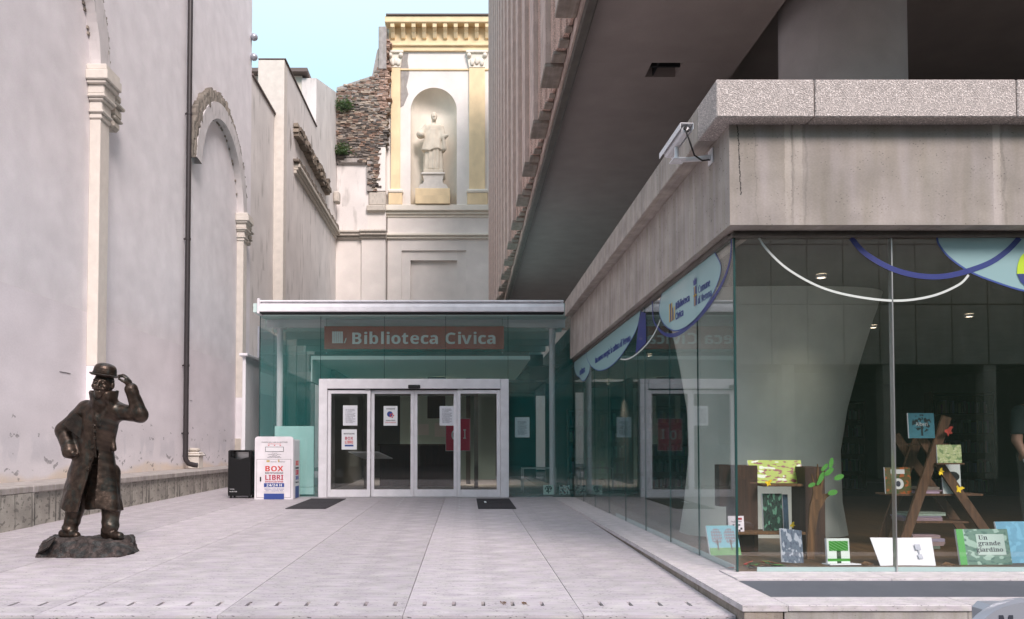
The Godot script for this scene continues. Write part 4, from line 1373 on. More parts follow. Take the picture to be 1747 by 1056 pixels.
func library_inside() -> void:
	var R := thing("library_room", "dark library room behind the corner window with pale flared concrete pier", "room", P(6, 0.1, 11))
	bx(R, "floor", M.floor_wood, P(2.27, -0.1, 6.63), P(14, 0.118, 16.54))
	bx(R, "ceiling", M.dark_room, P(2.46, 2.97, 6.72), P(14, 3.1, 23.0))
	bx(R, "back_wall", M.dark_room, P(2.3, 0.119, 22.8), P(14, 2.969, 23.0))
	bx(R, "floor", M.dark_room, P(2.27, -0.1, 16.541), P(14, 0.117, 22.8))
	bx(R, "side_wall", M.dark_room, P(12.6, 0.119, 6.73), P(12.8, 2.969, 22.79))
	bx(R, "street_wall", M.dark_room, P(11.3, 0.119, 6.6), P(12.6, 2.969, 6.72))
	# flared pier: stacked oval sections
	var sec := [[0.119, 2.58, 4.50, 0.55], [0.5, 2.64, 4.44, 0.52], [1.1, 2.70, 4.43, 0.5], [1.6, 2.68, 4.52, 0.5], [2.1, 2.60, 4.66, 0.52], [2.6, 2.50, 4.82, 0.56], [2.969, 2.46, 4.95, 0.6]]
	var b := mb(R)
	var seg := 40
	for i in sec.size() - 1:
		for k in seg:
			var q := []
			var n := []
			for e in [[i, k], [i, k + 1], [i + 1, k + 1], [i + 1, k]]:
				var s: Array = sec[e[0]]
				var t: float = TAU * e[1] / seg
				var ct := signf(cos(t)) * pow(absf(cos(t)), 0.75)
				var sn := signf(sin(t)) * pow(absf(sin(t)), 0.75)
				q.append(P((s[1] + s[2]) / 2 + ct * (s[2] - s[1]) / 2, s[0], 9.5 + sn * s[3]))
				n.append(Vector3(cos(t), -0.1, -sin(t)))
			b.smooth_quad(q[0], q[1], q[2], q[3], n[0], n[1], n[2], n[3])
	put(b, "pier", M.pier, R)
	# bookcases deep inside
	for a in [[6.9, 17.5, 2.2], [8.6, 18.5, 2.1], [10.6, 17.0, 2.2], [3.0, 18.2, 1.9], [4.6, 18.6, 2.0], [6.4, 20.8, 2.0]]:
		bookcase(Vector3(a[0], 0.119, -a[1]), a[2], "dark bookcase full of books inside the library, %s" % ["right of the pier", "behind the trestle display", "at the far right", "behind the side window", "deep behind the pier", "at the back wall"][[17.5, 18.5, 17.0, 18.2, 18.6, 20.8].find(a[1])])
	for a in [[3.1, 9.0, "nearest the window corner"], [3.75, 8.3, "over the white book display"], [4.2, 9.9, "left of the steel mullion"], [4.9, 10.8, "right of the steel mullion"], [6.1, 11.8, "above the trestle"], [6.9, 10.8, "farthest right"], [2.9, 13.0, "seen through the side glass"], [3.6, 15.5, "deepest one along the side glass"]]:
		spot_lamp(P(a[0], 2.93, a[1]), "small lit ceiling spot inside the library, %s" % a[2], 0.3)
	for a in [[-0.7, 21.2, "over the reception desk"], [0.55, 21.95, "right of the desk"], [-1.7, 22.4, "left of the desk, added to light the back wall"]]:  # spot left of the desk is an added lamp to brighten the back wall
		spot_lamp(P(a[0], 2.88, a[1]), "small lit ceiling spot in the entrance hall, %s" % a[2], 1.6)

func bookcase(at: Vector3, h: float, label: String) -> void:
	var t := thing("bookcase", label, "bookcase", at)
	var w := 1.3
	bx(t, "back", M.dark_wood, at + Vector3(-w / 2, 0, -0.17), at + Vector3(w / 2, h, -0.15))
	for s in [-1.0, 1.0]:
		bx(t, "side", M.dark_wood, at + Vector3(s * w / 2 - 0.015, 0, -0.149), at + Vector3(s * w / 2 + 0.015, h, 0.15), 0.003)
	for k in 6:
		var y := 0.05 + k * (h - 0.1) / 5.0
		bx(t, "shelf", M.dark_wood, at + Vector3(-w / 2 + 0.016, y - 0.012, -0.148), at + Vector3(w / 2 - 0.016, y + 0.012, 0.14))
		if k == 5: break
		var b := mb(t)
		var x := -w / 2 + 0.03
		while x < w / 2 - 0.06:
			var bw := rng.randf_range(0.02, 0.05)
			if rng.randf() < 0.8:
				var tone := Color.from_hsv(rng.randf(), rng.randf_range(0.1, 0.5), rng.randf_range(0.04, 0.3))
				b.col = tone
				b.box(at + Vector3(x, y + 0.013, -0.12), at + Vector3(x + bw, y + rng.randf_range(0.2, 0.3), rng.randf_range(0.06, 0.12)))
			x += bw + 0.003
		put(b, "row_of_books", M.vc, t)

func pavilion() -> void:
	var V := thing("entrance_pavilion", "teal glass entrance pavilion with flat white roof edge and sliding doors", "entrance", P(-1.1, 0.1, 16.6))
	var d := 16.6
	# roof with white fascia
	var fa := mb(V) # aluminium edge profile, leaning back
	fa.prism(PackedVector2Array([Vector2(-16.1, 3.885), Vector2(-15.97, 3.885), Vector2(-15.96, 3.90), Vector2(-15.975, 3.99), Vector2(-16.03, 4.06), Vector2(-16.1, 4.09)]), 0, -4.19, 1.99)
	put(fa, "fascia", M.white_alu, V)
	bx(V, "fascia_lip", M.white_alu, P(-4.22, 4.091, 16.02), P(1.99, 4.135, 16.3), 0.015)
	bx(V, "fascia_end", M.white_alu, P(-4.24, 3.85, 15.97), P(-4.19, 4.16, 16.3), 0.008)
	bx(V, "gutter_lip", M.black_rubber, P(-4.23, 3.862, 15.99), P(1.99, 3.884, 16.2))
	bx(V, "roof", M.teal_wall, P(-4.35, 3.90, 16.1), P(2.14, 4.08, 23.5))
	for i in 5:
		bx(V, "roof_beam", M.teal_wall, P(-4.3, 3.72, 17.6 + i * 1.2), P(2.14, 3.898, 17.72 + i * 1.2))
	# front glass, four uprights of glass joints over the doors
	var gx := [-4.33, -3.06, -1.72, -0.43, 0.885, 2.245]
	for i in 5:
		var low := 2.56 if i > 0 and i < 4 else 0.1
		pane(V, "front_pane", M.glass_teal, P(gx[i] + 0.004, low, d), P(gx[i + 1] - 0.004, 3.898, d + 0.012))
		if i > 0:
			bx(V, "pane_joint", M.glass_edge, P(gx[i] - 0.004, low, d - 0.001), P(gx[i] + 0.004, 3.898, d + 0.013))
	# side glass on the left
	for i in 5:
		pane(V, "side_pane", M.glass_teal, P(-4.342, 0.1, d + 0.02 + i * 1.2), P(-4.33, 3.898, d + 1.212 + i * 1.2))
		bx(V, "pane_joint", M.glass_edge, P(-4.343, 0.1, d + 1.212 + i * 1.2), P(-4.329, 3.898, d + 1.22 + i * 1.2))
	bx(V, "corner_joint", M.glass_edge, P(-4.343, 0.1, d - 0.002), P(-4.328, 3.898, d + 0.018))
	# columns with head plates
	for x in [-4.02, 1.86]:
		var c := mb(V)
		c.lathe(P(x, 0.1, 17.05), [Vector2(0.065, 0.0), Vector2(0.065, 3.6)], 24)
		put(c, "column", M.white_paint, V)
		bx(V, "column_head", M.white_paint, P(x - 0.12, 3.70, 16.93), P(x + 0.12, 3.72, 17.17))
	bx(V, "head_beam", M.white_paint, P(-4.3, 3.72, 17.0), P(2.14, 3.897, 17.1))
	# bulkhead over the doors
	bx(V, "bulkhead", M.teal_wall, P(-3.3, 3.02, 16.95), P(1.38, 3.10, 22.0))
	bx(V, "bulkhead_front", M.dark_room, P(-3.3, 3.101, 17.2), P(1.38, 3.22, 22.0))
	bx(V, "bulkhead_side", M.teal_wall, P(-3.33, 2.55, 16.95), P(-3.301, 3.1, 22.0))
	# sliding door set
	var F := Node3D.new()
	F.name = "door_frame"
	V.add_child(F)
	F.position = P(-1.08, 0.1, 16.5) - wpos(V)
	bx(F, "jamb", M.white_alu, P(-3.06, 0.1, 16.42), P(-2.885, 2.56, 16.64), 0.006)
	bx(F, "jamb", M.white_alu, P(0.715, 0.1, 16.42), P(0.89, 2.56, 16.64), 0.006)
	bx(F, "header", M.white_alu, P(-2.884, 2.355, 16.40), P(0.714, 2.56, 16.64), 0.008)
	bx(F, "track", M.black_rubber, P(-2.884, 2.335, 16.44), P(0.714, 2.354, 16.62))
	bx(F, "threshold", M.steel, P(-2.884, 0.098, 16.40), P(0.714, 0.106, 16.66))
	bx(F, "sensor", M.black_rubber, P(-1.2, 2.355, 16.35), P(-0.95, 2.43, 16.399), 0.012)
	for x in [-2.1, -0.17]:
		bx(F, "track_bracket", M.steel, P(x, 2.34, 16.405), P(x + 0.1, 2.375, 16.43), 0.004)
	var lx := [-2.88, -1.985, -1.085, -0.185, 0.71]
	for i in 4:
		var leaf := Node3D.new()
		leaf.name = "door_leaf"
		V.add_child(leaf, true)
		var dd := 16.45 if i == 0 or i == 3 else 16.51
		leaf.position = P(lx[i], 0.1, dd) - wpos(V)
		var a: float = lx[i] + 0.002
		var z: float = lx[i + 1] - 0.002
		var s := 0.07
		bx(leaf, "stile", M.white_alu, P(a, 0.11, dd), P(a + s, 2.33, dd + 0.045), 0.006)
		bx(leaf, "stile", M.white_alu, P(z - s, 0.11, dd), P(z, 2.33, dd + 0.045), 0.006)
		bx(leaf, "rail", M.white_alu, P(a + s, 2.255, dd + 0.002), P(z - s, 2.33, dd + 0.043), 0.004)
		bx(leaf, "rail", M.white_alu, P(a + s, 0.11, dd + 0.002), P(z - s, 0.26, dd + 0.043), 0.004)
		pane(leaf, "pane", M.glass_door, P(a + s, 0.26, dd + 0.018), P(z - s, 2.255, dd + 0.026))
	# hall behind
	var Hl := thing("entrance_hall", "dim entrance hall behind the sliding doors with reception desk wall", "hall", P(-1, 0.1, 20))
	bx(Hl, "floor", M.ledge_top, P(-4.33, -0.05, 16.91), P(2.24, 0.14, 26.5))
	bx(Hl, "back_wall", M.teal_wall, P(-2.0, 0.141, 24.0), P(0.9, 3.0, 24.15))
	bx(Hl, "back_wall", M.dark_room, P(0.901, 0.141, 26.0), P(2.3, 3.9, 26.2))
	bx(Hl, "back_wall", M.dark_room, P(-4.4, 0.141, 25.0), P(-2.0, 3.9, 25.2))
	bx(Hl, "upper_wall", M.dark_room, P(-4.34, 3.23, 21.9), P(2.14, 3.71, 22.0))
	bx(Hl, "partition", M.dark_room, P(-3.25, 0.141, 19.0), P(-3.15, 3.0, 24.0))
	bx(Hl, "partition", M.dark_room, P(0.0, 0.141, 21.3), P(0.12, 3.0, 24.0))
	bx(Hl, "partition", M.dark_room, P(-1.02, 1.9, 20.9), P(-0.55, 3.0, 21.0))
	# inner door frame
	for x in [-2.5, -1.3, 0.2]:
		bx(Hl, "inner_door_stile", M.frame_dark, P(x, 0.141, 19.4), P(x + 0.1, 2.5, 19.46), 0.005)
	bx(Hl, "inner_door_rail", M.frame_dark, P(-2.4, 2.4, 19.401), P(0.2, 2.5, 19.459))
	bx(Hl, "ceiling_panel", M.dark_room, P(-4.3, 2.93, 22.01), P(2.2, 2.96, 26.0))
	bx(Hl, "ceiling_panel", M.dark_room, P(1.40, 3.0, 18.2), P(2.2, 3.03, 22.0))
	# white garden wall left of the pavilion
	var G := thing("low_white_wall", "low white wall with coping squeezed between church wall and glass pavilion", "wall", P(-4.9, 0.1, 20))
	bx(G, "wall_face", M.white_paint, P(-4.8, 0.05, 17.2), P(-4.87, 3.12, 24.4))
	bx(G, "coping", M.white_alu, P(-4.74, 3.121, 17.1), P(-4.92, 3.18, 24.5), 0.008)
	bx(G, "grey_screen", M.grey_metal, P(-4.72, 3.19, 18.0), P(-4.76, 3.9, 21.0))

func street_side() -> void:
	# building across the street, seen only as a reflection in the windows
	var O := thing("opposite_building", "pale panel-fronted building across the street mirrored in the shop window", "building", Vector3(4, 0, 20))
	bx(O, "core", M.opp_panel, Vector3(-18, 4.4, 18.2), Vector3(36, 11.5, 24))
	bx(O, "back_wall", M.dark_room, Vector3(-18, -0.12, 21.5), Vector3(36, 4.39, 21.7))
	for i in 13:
		bx(O, "arcade_post", M.opp_panel, Vector3(-15.5 + i * 4.0, -0.12, 18.05), Vector3(-15.0 + i * 4.0, 4.39, 18.6), 0.02)
	for i in 36:
		for r in 3:
			bx(O, "panel", M.opp_panel, Vector3(-17.9 + i * 1.43, 4.4 + r * 2.4, 18.0), Vector3(-16.52 + i * 1.43, 6.75 + r * 2.4, 18.19), 0.02)

var wrinkle := FastNoiseLite.new()
const CY := [0.44, 0.62, 0.85, 1.08, 1.25, 1.42, 1.53, 1.60]
const CXS := [-0.005, 0.0, 0.005, 0.025, 0.06, 0.105, 0.125, 0.14]
const CRX := [0.325, 0.29, 0.245, 0.195, 0.195, 0.205, 0.175, 0.11]
const CRZ := [0.215, 0.20, 0.18, 0.155, 0.15, 0.14, 0.12, 0.09]
const CZ := [0.0, 0.0, 0.0, 0.01, 0.03, 0.06, 0.08, 0.10]

func coat_outer(p: Vector3) -> float:
	var y := clampf(p.y, 0.441, 1.599)
	var i := 0
	while CY[i + 1] < y: i += 1
	var t: float = (y - CY[i]) / (CY[i + 1] - CY[i])
	var cx := lerpf(CXS[i], CXS[i + 1], t)
	var rx := lerpf(CRX[i], CRX[i + 1], t)
	var rz := lerpf(CRZ[i], CRZ[i + 1], t)
	var cz := lerpf(CZ[i], CZ[i + 1], t)
	var ax := (p.x - cx) / rx
	var az := (p.z - cz) / rz
	var an := atan2(az, ax)
	var k := sqrt(ax * ax + az * az)
	var fold := 0.03 * sin(an * 7.0 + p.y * 3.0) * smoothstep(1.1, 0.5, p.y)
	return (k - 1.0 + fold) * minf(rx, rz) * 0.92

func salgari(p: Vector3) -> float: # coat, arms, trousers and shoes as one field
	var co := coat_outer(p)
	# hollow skirt with an open front
	var skirt := maxf(co, maxf(-(co + 0.032), p.y - 0.98))
	var hem := 0.465 + 0.02 * sin(p.x * 14.0)
	skirt = smax(skirt, hem - p.y, 0.01)
	if p.z > 0.02:
		var t := clampf((p.y - 0.45) / 0.66, 0.0, 1.0)
		var xl := lerpf(-0.055, 0.115, t)
		var xr := lerpf(0.115, 0.125, t)
		var wedge := maxf(maxf(xl - p.x, p.x - xr), p.y - 1.09)
		skirt = smax(skirt, -wedge, 0.012)
	var body := smax(co, 0.94 - p.y, 0.02)
	body = smax(body, p.y - 1.60, 0.05)
	if p.z > 0.02:
		var t2 := clampf((p.y - 0.45) / 0.66, 0.0, 1.0)
		body = smax(body, -maxf(maxf(lerpf(-0.055, 0.115, t2) - p.x, p.x - lerpf(0.115, 0.125, t2)), maxf(p.y - 1.09, 0.02 - p.z)), 0.012)
	var d := minf(skirt, body)
	# overlapping front edge from collar to slit
	d = smin(d, cap(p, Vector3(0.10, 1.33, 0.205), Vector3(0.115, 1.02, 0.17), 0.012, 0.010), 0.03)
	# shoulders and arms
	d = smin(d, cap(p, Vector3(-0.02, 1.50, 0.05), Vector3(0.26, 1.50, 0.05), 0.098, 0.088), 0.06)
	var al := smin(cap(p, Vector3(-0.045, 1.505, 0.05), Vector3(-0.285, 1.29, 0.03), 0.10, 0.083), cap(p, Vector3(-0.285, 1.29, 0.03), Vector3(-0.175, 1.09, 0.13), 0.085, 0.07), 0.04)
	al = smin(al, cap(p, Vector3(-0.185, 1.105, 0.125), Vector3(-0.17, 1.075, 0.14), 0.076, 0.074), 0.008)
	d = smin(d, al, 0.045)
	var ar := smin(cap(p, Vector3(0.25, 1.50, 0.06), Vector3(0.545, 1.455, 0.12), 0.092, 0.078), cap(p, Vector3(0.545, 1.455, 0.12), Vector3(0.475, 1.70, 0.17), 0.08, 0.06), 0.035)
	ar = smin(ar, cap(p, Vector3(0.485, 1.685, 0.168), Vector3(0.474, 1.715, 0.172), 0.066, 0.066), 0.006)
	d = smin(d, ar, 0.05)
	d = smin(d, cap(p, Vector3(-0.13, 1.24, 0.02), Vector3(-0.12, 1.06, 0.04), 0.07, 0.08), 0.03)
	# pocket flap and side seam flutter
	d = smin(d, cap(p, Vector3(-0.20, 1.035, 0.16), Vector3(-0.07, 1.05, 0.185), 0.02, 0.02), 0.02)
	d = smin(d, cap(p, Vector3(0.235, 1.20, 0.04), Vector3(0.245, 1.10, 0.05), 0.02, 0.03), 0.02)
	# scarf, collar and lapels
	d = smin(d, cap(p, Vector3(0.14, 1.55, 0.11), Vector3(0.185, 1.66, 0.165), 0.092, 0.085), 0.03)
	d = smin(d, cap(p, Vector3(0.14, 1.60, 0.205), Vector3(0.235, 1.61, 0.20), 0.024, 0.024), 0.02)
	var col := cap(p, Vector3(0.085, 1.60, 0.185), Vector3(0.125, 1.40, 0.20), 0.022, 0.012)
	col = smin(col, cap(p, Vector3(0.265, 1.57, 0.165), Vector3(0.16, 1.34, 0.197), 0.02, 0.012), 0.02)
	# upturned collar: a thin flaring wall round the nape and cheeks, open at the front
	var cq := p - Vector3(0.165, 0.0, 0.115)
	var ch := absf(Vector2(cq.x, cq.z * 0.95).length() - (0.108 + 0.16 * (p.y - 1.55))) - 0.013
	ch = smax(ch, maxf(p.y - 1.712 + 0.28 * maxf(cq.z, 0.0), 1.52 - p.y), 0.015)
	ch = smax(ch, 0.055 - Vector2(cq.x - 0.025, maxf(0.13 - cq.z, 0.0) * 0.55).length(), 0.02)
	d = smin(d, minf(col, ch), 0.03)
	# trousers and shoes
	var lg := smin(cap(p, Vector3(-0.15, 0.85, -0.05), Vector3(-0.185, 0.45, -0.02), 0.10, 0.085), cap(p, Vector3(-0.185, 0.45, -0.02), Vector3(-0.215, 0.27, 0.01), 0.083, 0.078), 0.03)
	lg = minf(lg, smin(cap(p, Vector3(0.17, 0.85, -0.05), Vector3(0.205, 0.45, 0.0), 0.10, 0.088), cap(p, Vector3(0.205, 0.45, 0.0), Vector3(0.21, 0.27, 0.03), 0.086, 0.086), 0.03))
	lg += 0.006 * sin(p.y * 60.0 + p.x * 20.0) * smoothstep(0.42, 0.26, p.y)
	var sh := cap(p, Vector3(-0.29, 0.212, 0.0), Vector3(-0.12, 0.20, 0.075), 0.05, 0.044)
	sh = minf(sh, cap(p, Vector3(0.165, 0.212, 0.02), Vector3(0.335, 0.195, 0.09), 0.055, 0.046))
	sh = smax(sh, 0.165 - p.y, 0.01)
	d = minf(d, smin(lg, sh, 0.02))
	return d + 0.002 * sin(p.y * 31.0 + p.x * 22.0 + 4.0 * wrinkle.get_noise_3d(p.x * 9.0, p.y * 9.0, p.z * 9.0)) * smoothstep(0.2, 0.34, absf(p.x - 0.1)) + 0.0016 * wrinkle.get_noise_3d(p.x * 60.0, p.y * 34.0, p.z * 60.0) + 0.002 * wrinkle.get_noise_3d(p.x * 16.0 + 9.0, p.y * 8.0, p.z * 16.0)

func statue_hand(p: Vector3) -> float:
	p += Vector3(0.008, 0.012, 0)
	var w := Vector3(0.468, 1.735, 0.175)
	var k := Vector3(0.435, 1.82, 0.185)
	var d := cap(p, w, Vector3(0.452, 1.80, 0.178), 0.036, 0.034)
	d = smin(d, cap(p, Vector3(0.452, 1.80, 0.165), Vector3(0.446, 1.815, 0.205), 0.026, 0.024), 0.02)
	# four fingers folding over the brim, unequal
	for f in [[Vector3(0.452, 1.835, 0.215), Vector3(0.415, 1.858, 0.222), Vector3(0.375, 1.852, 0.218), 0.0115], [Vector3(0.45, 1.84, 0.195), Vector3(0.408, 1.872, 0.20), Vector3(0.362, 1.868, 0.196), 0.0118], [Vector3(0.45, 1.838, 0.175), Vector3(0.41, 1.872, 0.176), Vector3(0.368, 1.872, 0.174), 0.0112], [Vector3(0.452, 1.83, 0.155), Vector3(0.42, 1.862, 0.152), Vector3(0.387, 1.864, 0.15), 0.010]]:
		var r: float = f[3]
		d = smin(d, smin(cap(p, f[0], f[1], r * 1.1, r), cap(p, f[1], f[2], r, r * 0.85), 0.006), 0.008)
	# thumb below the brim
	d = smin(d, smin(cap(p, Vector3(0.446, 1.79, 0.21), Vector3(0.408, 1.812, 0.225), 0.016, 0.013), cap(p, Vector3(0.408, 1.812, 0.225), Vector3(0.372, 1.83, 0.215), 0.0125, 0.0105), 0.006), 0.012)
	return d

func statue_head(p: Vector3) -> float:
	var c := Vector3(0.185, 1.765, 0.175)
	var q := p - c
	q = Basis(Vector3(0, 0, 1), 0.12) * q / 1.16
	var d := ell(q, Vector3(0, 0.02, -0.01), Vector3(0.082, 0.105, 0.098))
	d = smin(d, ell(q, Vector3(0, -0.055, 0.025), Vector3(0.06, 0.055, 0.065)), 0.03)
	d = smin(d, cap(q, Vector3(0, -0.06, -0.02), Vector3(-0.02, -0.16, -0.06), 0.06, 0.07), 0.03)
	d = smin(d, cap(q, Vector3(-0.045, 0.028, 0.075), Vector3(0.045, 0.028, 0.075), 0.014, 0.014), 0.015)
	d = smin(d, cap(q, Vector3(0, 0.02, 0.09), Vector3(0, -0.022, 0.112), 0.010, 0.016), 0.012)
	for s in [-1.0, 1.0]:
		d = smax(d, -(q - Vector3(s * 0.032, 0.010, 0.098)).length() + 0.016, 0.012)
		d = smin(d, (q - Vector3(s * 0.031, 0.010, 0.079)).length() - 0.0135, 0.004)
		d = smin(d, ell(q, Vector3(s * 0.046, -0.022, 0.07), Vector3(0.024, 0.022, 0.022)), 0.015)
		d = smin(d, ell(q, Vector3(s * 0.084, 0.0, -0.005), Vector3(0.014, 0.032, 0.02)), 0.006)
		d = smin(d, cap(q, Vector3(s * 0.006, -0.038, 0.104), Vector3(s * 0.05, -0.046, 0.082), 0.012, 0.007), 0.008)
	d = smax(d, -cap(q, Vector3(-0.022, -0.060, 0.098), Vector3(0.022, -0.060, 0.098), 0.006, 0.006), 0.006)
	d = smin(d, cap(q, Vector3(-0.016, -0.070, 0.086), Vector3(0.016, -0.070, 0.086), 0.010, 0.010), 0.008)
	d = smin(d, ell(q, Vector3(0, -0.098, 0.065), Vector3(0.034, 0.034, 0.032)), 0.02)
	return d * 1.16

func bronze_statue() -> void:
	wrinkle.seed = 5
	wrinkle.frequency = 0.35
	wrinkle.fractal_octaves = 2
	var o := P(-3.93, 0.027, 8.33)
	var t := thing("bronze_statue", "bronze statue of a man in long coat tipping his bowler hat on a rough base", "statue", o)
	put_mesh(nets_mesh([[salgari, Vector3(-0.45, 0.14, -0.28), Vector3(0.68, 1.80, 0.30), 0.0095], [statue_head, Vector3(0.05, 1.56, 0.03), Vector3(0.32, 1.92, 0.35), 0.005], [statue_hand, Vector3(0.34, 1.68, 0.11), Vector3(0.52, 1.90, 0.26), 0.005]]), "figure", M.bronze, t)
	# bowler hat
	var h := mb(t)
	var bs := Basis(Vector3(0, 0, 1), -0.17) * Basis(Vector3(1, 0, 0), 0.05)
	var hc := o + Vector3(0.19, 1.848, 0.165)
	h.lathe(hc, [Vector2(0.0, 0.0), Vector2(0.128, 0.002), Vector2(0.147, 0.014), Vector2(0.152, 0.023), Vector2(0.145, 0.027), Vector2(0.13, 0.016), Vector2(0.118, 0.014)], 40, bs, 0.95, 1.1)
	put(h, "hat_brim", M.bronze, t)
	h = mb(t)
	h.lathe(hc, [Vector2(0.121, 0.012), Vector2(0.123, 0.040), Vector2(0.118, 0.041), Vector2(0.1165, 0.06), Vector2(0.112, 0.087), Vector2(0.101, 0.109), Vector2(0.08, 0.125), Vector2(0.053, 0.135), Vector2(0.026, 0.14), Vector2(0.0, 0.141)], 40, bs, 0.95, 1.05)
	put(h, "hat_crown", M.bronze, t)
	# book clamped under the arm
	var bk := Node3D.new()
	bk.name = "book"
	t.add_child(bk)
	bk.position = Vector3(-0.06, 1.315, 0.135)
	bk.rotation = Vector3(0.1, 0.55, -0.72)
	for s in [["cover", -0.03, -0.022, 0.0], ["pages", -0.022, 0.022, 0.006], ["cover", 0.022, 0.03, 0.0]]:
		var b := MB.new()
		b.box(Vector3(-0.15 + s[3], -0.085 + s[3], s[1]), Vector3(0.15 - s[3], 0.085 - s[3], s[2]), 0.003)
		put(b, s[0], M.bronze_dark, bk)
	for p in [Vector3(0.115, 1.285, 0.20), Vector3(0.11, 1.215, 0.195), Vector3(0.09, 1.12, 0.185), Vector3(0.07, 1.0, 0.19), Vector3(0.045, 0.90, 0.195)]:
		var b := MB.new(-p)
		b.off = Vector3.ZERO
		b.lathe(Vector3.ZERO, [Vector2(0.0, 0.012), Vector2(0.012, 0.012), Vector2(0.017, 0.006), Vector2(0.017, -0.01)], 14, Basis(Vector3(1, 0, 0), PI / 2))
		var n := put(b, "button", M.bronze, t)
		n.position = p
	var hole := FastNoiseLite.new()
	hole.seed = 3
	hole.frequency = 1.0
	hole.fractal_octaves = 4
	var rockf := func(p: Vector3) -> float:
		var q := Vector3(p.x + 0.02, p.y - 0.075, p.z)
		var s := Vector3(0.44 - 0.15 * absf(p.z) - 0.25 * p.y, 0.078, 0.28 - 0.25 * p.y - 0.1 * absf(p.x))
		var e := q.abs() - s
		var d := Vector3(maxf(e.x, 0), maxf(e.y, 0), maxf(e.z, 0)).length() + minf(maxf(e.x, maxf(e.y, e.z)), 0.0) - 0.02
		return d + 0.045 * hole.get_noise_3d(p.x * 4.0, p.y * 5.0, p.z * 4.0) + 0.012 * hole.get_noise_3d(p.x * 22.0, p.y * 30.0, p.z * 22.0)
	put_mesh(nets_mesh([[rockf, Vector3(-0.62, -0.03, -0.42), Vector3(0.56, 0.24, 0.42), 0.014]]), "rough_base", M.rock, t)
	var pq := MB.new()
	pq.box(Vector3(-0.12, -0.006, -0.07), Vector3(0.12, 0.006, 0.07), 0.004)
	pq.box(Vector3(-0.12, 0.0061, -0.07), Vector3(0.12, 0.011, -0.062))
	pq.box(Vector3(-0.12, 0.0061, 0.062), Vector3(0.12, 0.011, 0.07))
	var pn := put(pq, "plaque", M.bronze_dark, t)
	pn.position = Vector3(-0.33, 0.115, 0.265)
	pn.rotation = Vector3(0.75, -0.25, 0.5)

func niche_saint(p: Vector3) -> float:
	# robe with hanging folds
	var an := atan2(p.z, p.x)
	var rr := lerpf(0.52, 0.44, clampf(p.y / 1.4, 0, 1))
	var k := Vector2(p.x / rr, p.z / (rr * 0.75)).length()
	var robe := (k - 1.0 + 0.07 * sin(an * 11.0 + sin(p.y * 2.0)) + 0.03 * sin(an * 23.0)) * rr * 0.7
	robe = smax(robe, p.y - 1.35, 0.05)
	robe = smax(robe, -p.y, 0.02)
	# surplice down to the thigh with a flaring hem
	var r2 := lerpf(0.60, 0.36, clampf((p.y - 1.05) / 1.2, 0, 1))
	var k2 := Vector2((p.x + 0.03) / r2, p.z / (r2 * 0.72)).length()
	var sur := (k2 - 1.0 + 0.04 * sin(an * 9.0 + p.y * 3.0)) * r2 * 0.7
	sur = smax(sur, 1.02 + 0.06 * sin(p.x * 7.0) - p.y, 0.03)
	sur = smax(sur, p.y - 2.38, 0.15)
	var d := minf(robe, sur)
	d = smin(d, cap(p, Vector3(-0.30, 2.26, 0.0), Vector3(0.30, 2.26, 0.0), 0.2, 0.2), 0.15)
	d = smin(d, smin(cap(p, Vector3(-0.36, 2.25, 0.0), Vector3(-0.66, 1.88, 0.12), 0.20, 0.19), cap(p, Vector3(-0.66, 1.88, 0.12), Vector3(-0.62, 1.80, 0.35), 0.2, 0.16), 0.08), 0.08)
	d = smin(d, smin(cap(p, Vector3(0.36, 2.25, 0.0), Vector3(0.50, 1.72, 0.15), 0.18, 0.15), cap(p, Vector3(0.50, 1.72, 0.15), Vector3(0.72, 1.72, 0.38), 0.13, 0.07), 0.06), 0.08)
	d = smin(d, cap(p, Vector3(0.52, 1.62, 0.25), Vector3(0.55, 1.12, 0.2), 0.08, 0.13), 0.05)
	d = smin(d, cap(p, Vector3(0.0, 2.45, 0.03), Vector3(0.02, 2.65, 0.06), 0.12, 0.11), 0.06)
	d = smin(d, ell(p, Vector3(0.03, 2.84, 0.07), Vector3(0.165, 0.22, 0.19)), 0.05)
	d = smin(d, cap(p, Vector3(0.04, 2.84, 0.26), Vector3(0.045, 2.77, 0.30), 0.025, 0.04), 0.02)
	d = smin(d, ell(p, Vector3(0.05, 2.65, 0.2), Vector3(0.10, 0.08, 0.08)), 0.03)
	for s in [-1.0, 1.0]:
		d = smax(d, -((p - Vector3(0.035 + s * 0.065, 2.86, 0.26)).length() - 0.04), 0.03)
	return d

func niche_statue() -> void:
	var at := P(-1.66, 15.2, 40.05)
	var t := thing("saint_statue", "weathered pale stone saint in vestments standing in the church niche", "statue", at)
	put_mesh(nets_mesh([[niche_saint, Vector3(-1.0, -0.05, -0.6), Vector3(1.0, 3.15, 0.62), 0.04]]), "figure", M.statue_stone, t)
	var b := mb(t)
	b.prism(PackedVector2Array([Vector2(-2.42, 14.21), Vector2(-0.90, 14.21), Vector2(-1.0, 14.4), Vector2(-1.14, 14.45), Vector2(-1.2, 14.6), Vector2(-1.13, 14.9), Vector2(-2.19, 14.9), Vector2(-2.12, 14.6), Vector2(-2.18, 14.45), Vector2(-2.32, 14.4)]), 2, -39.62, -40.4)
	put(b, "pedestal", M.trim, t)
	bx(t, "pedestal_cap", M.trim, P(-2.26, 14.901, 39.55), P(-1.06, 15.02, 40.5), 0.03)
	bx(t, "plinth", M.statue_stone, P(-2.15, 15.021, 39.62), P(-1.16, 15.19, 40.45), 0.02)

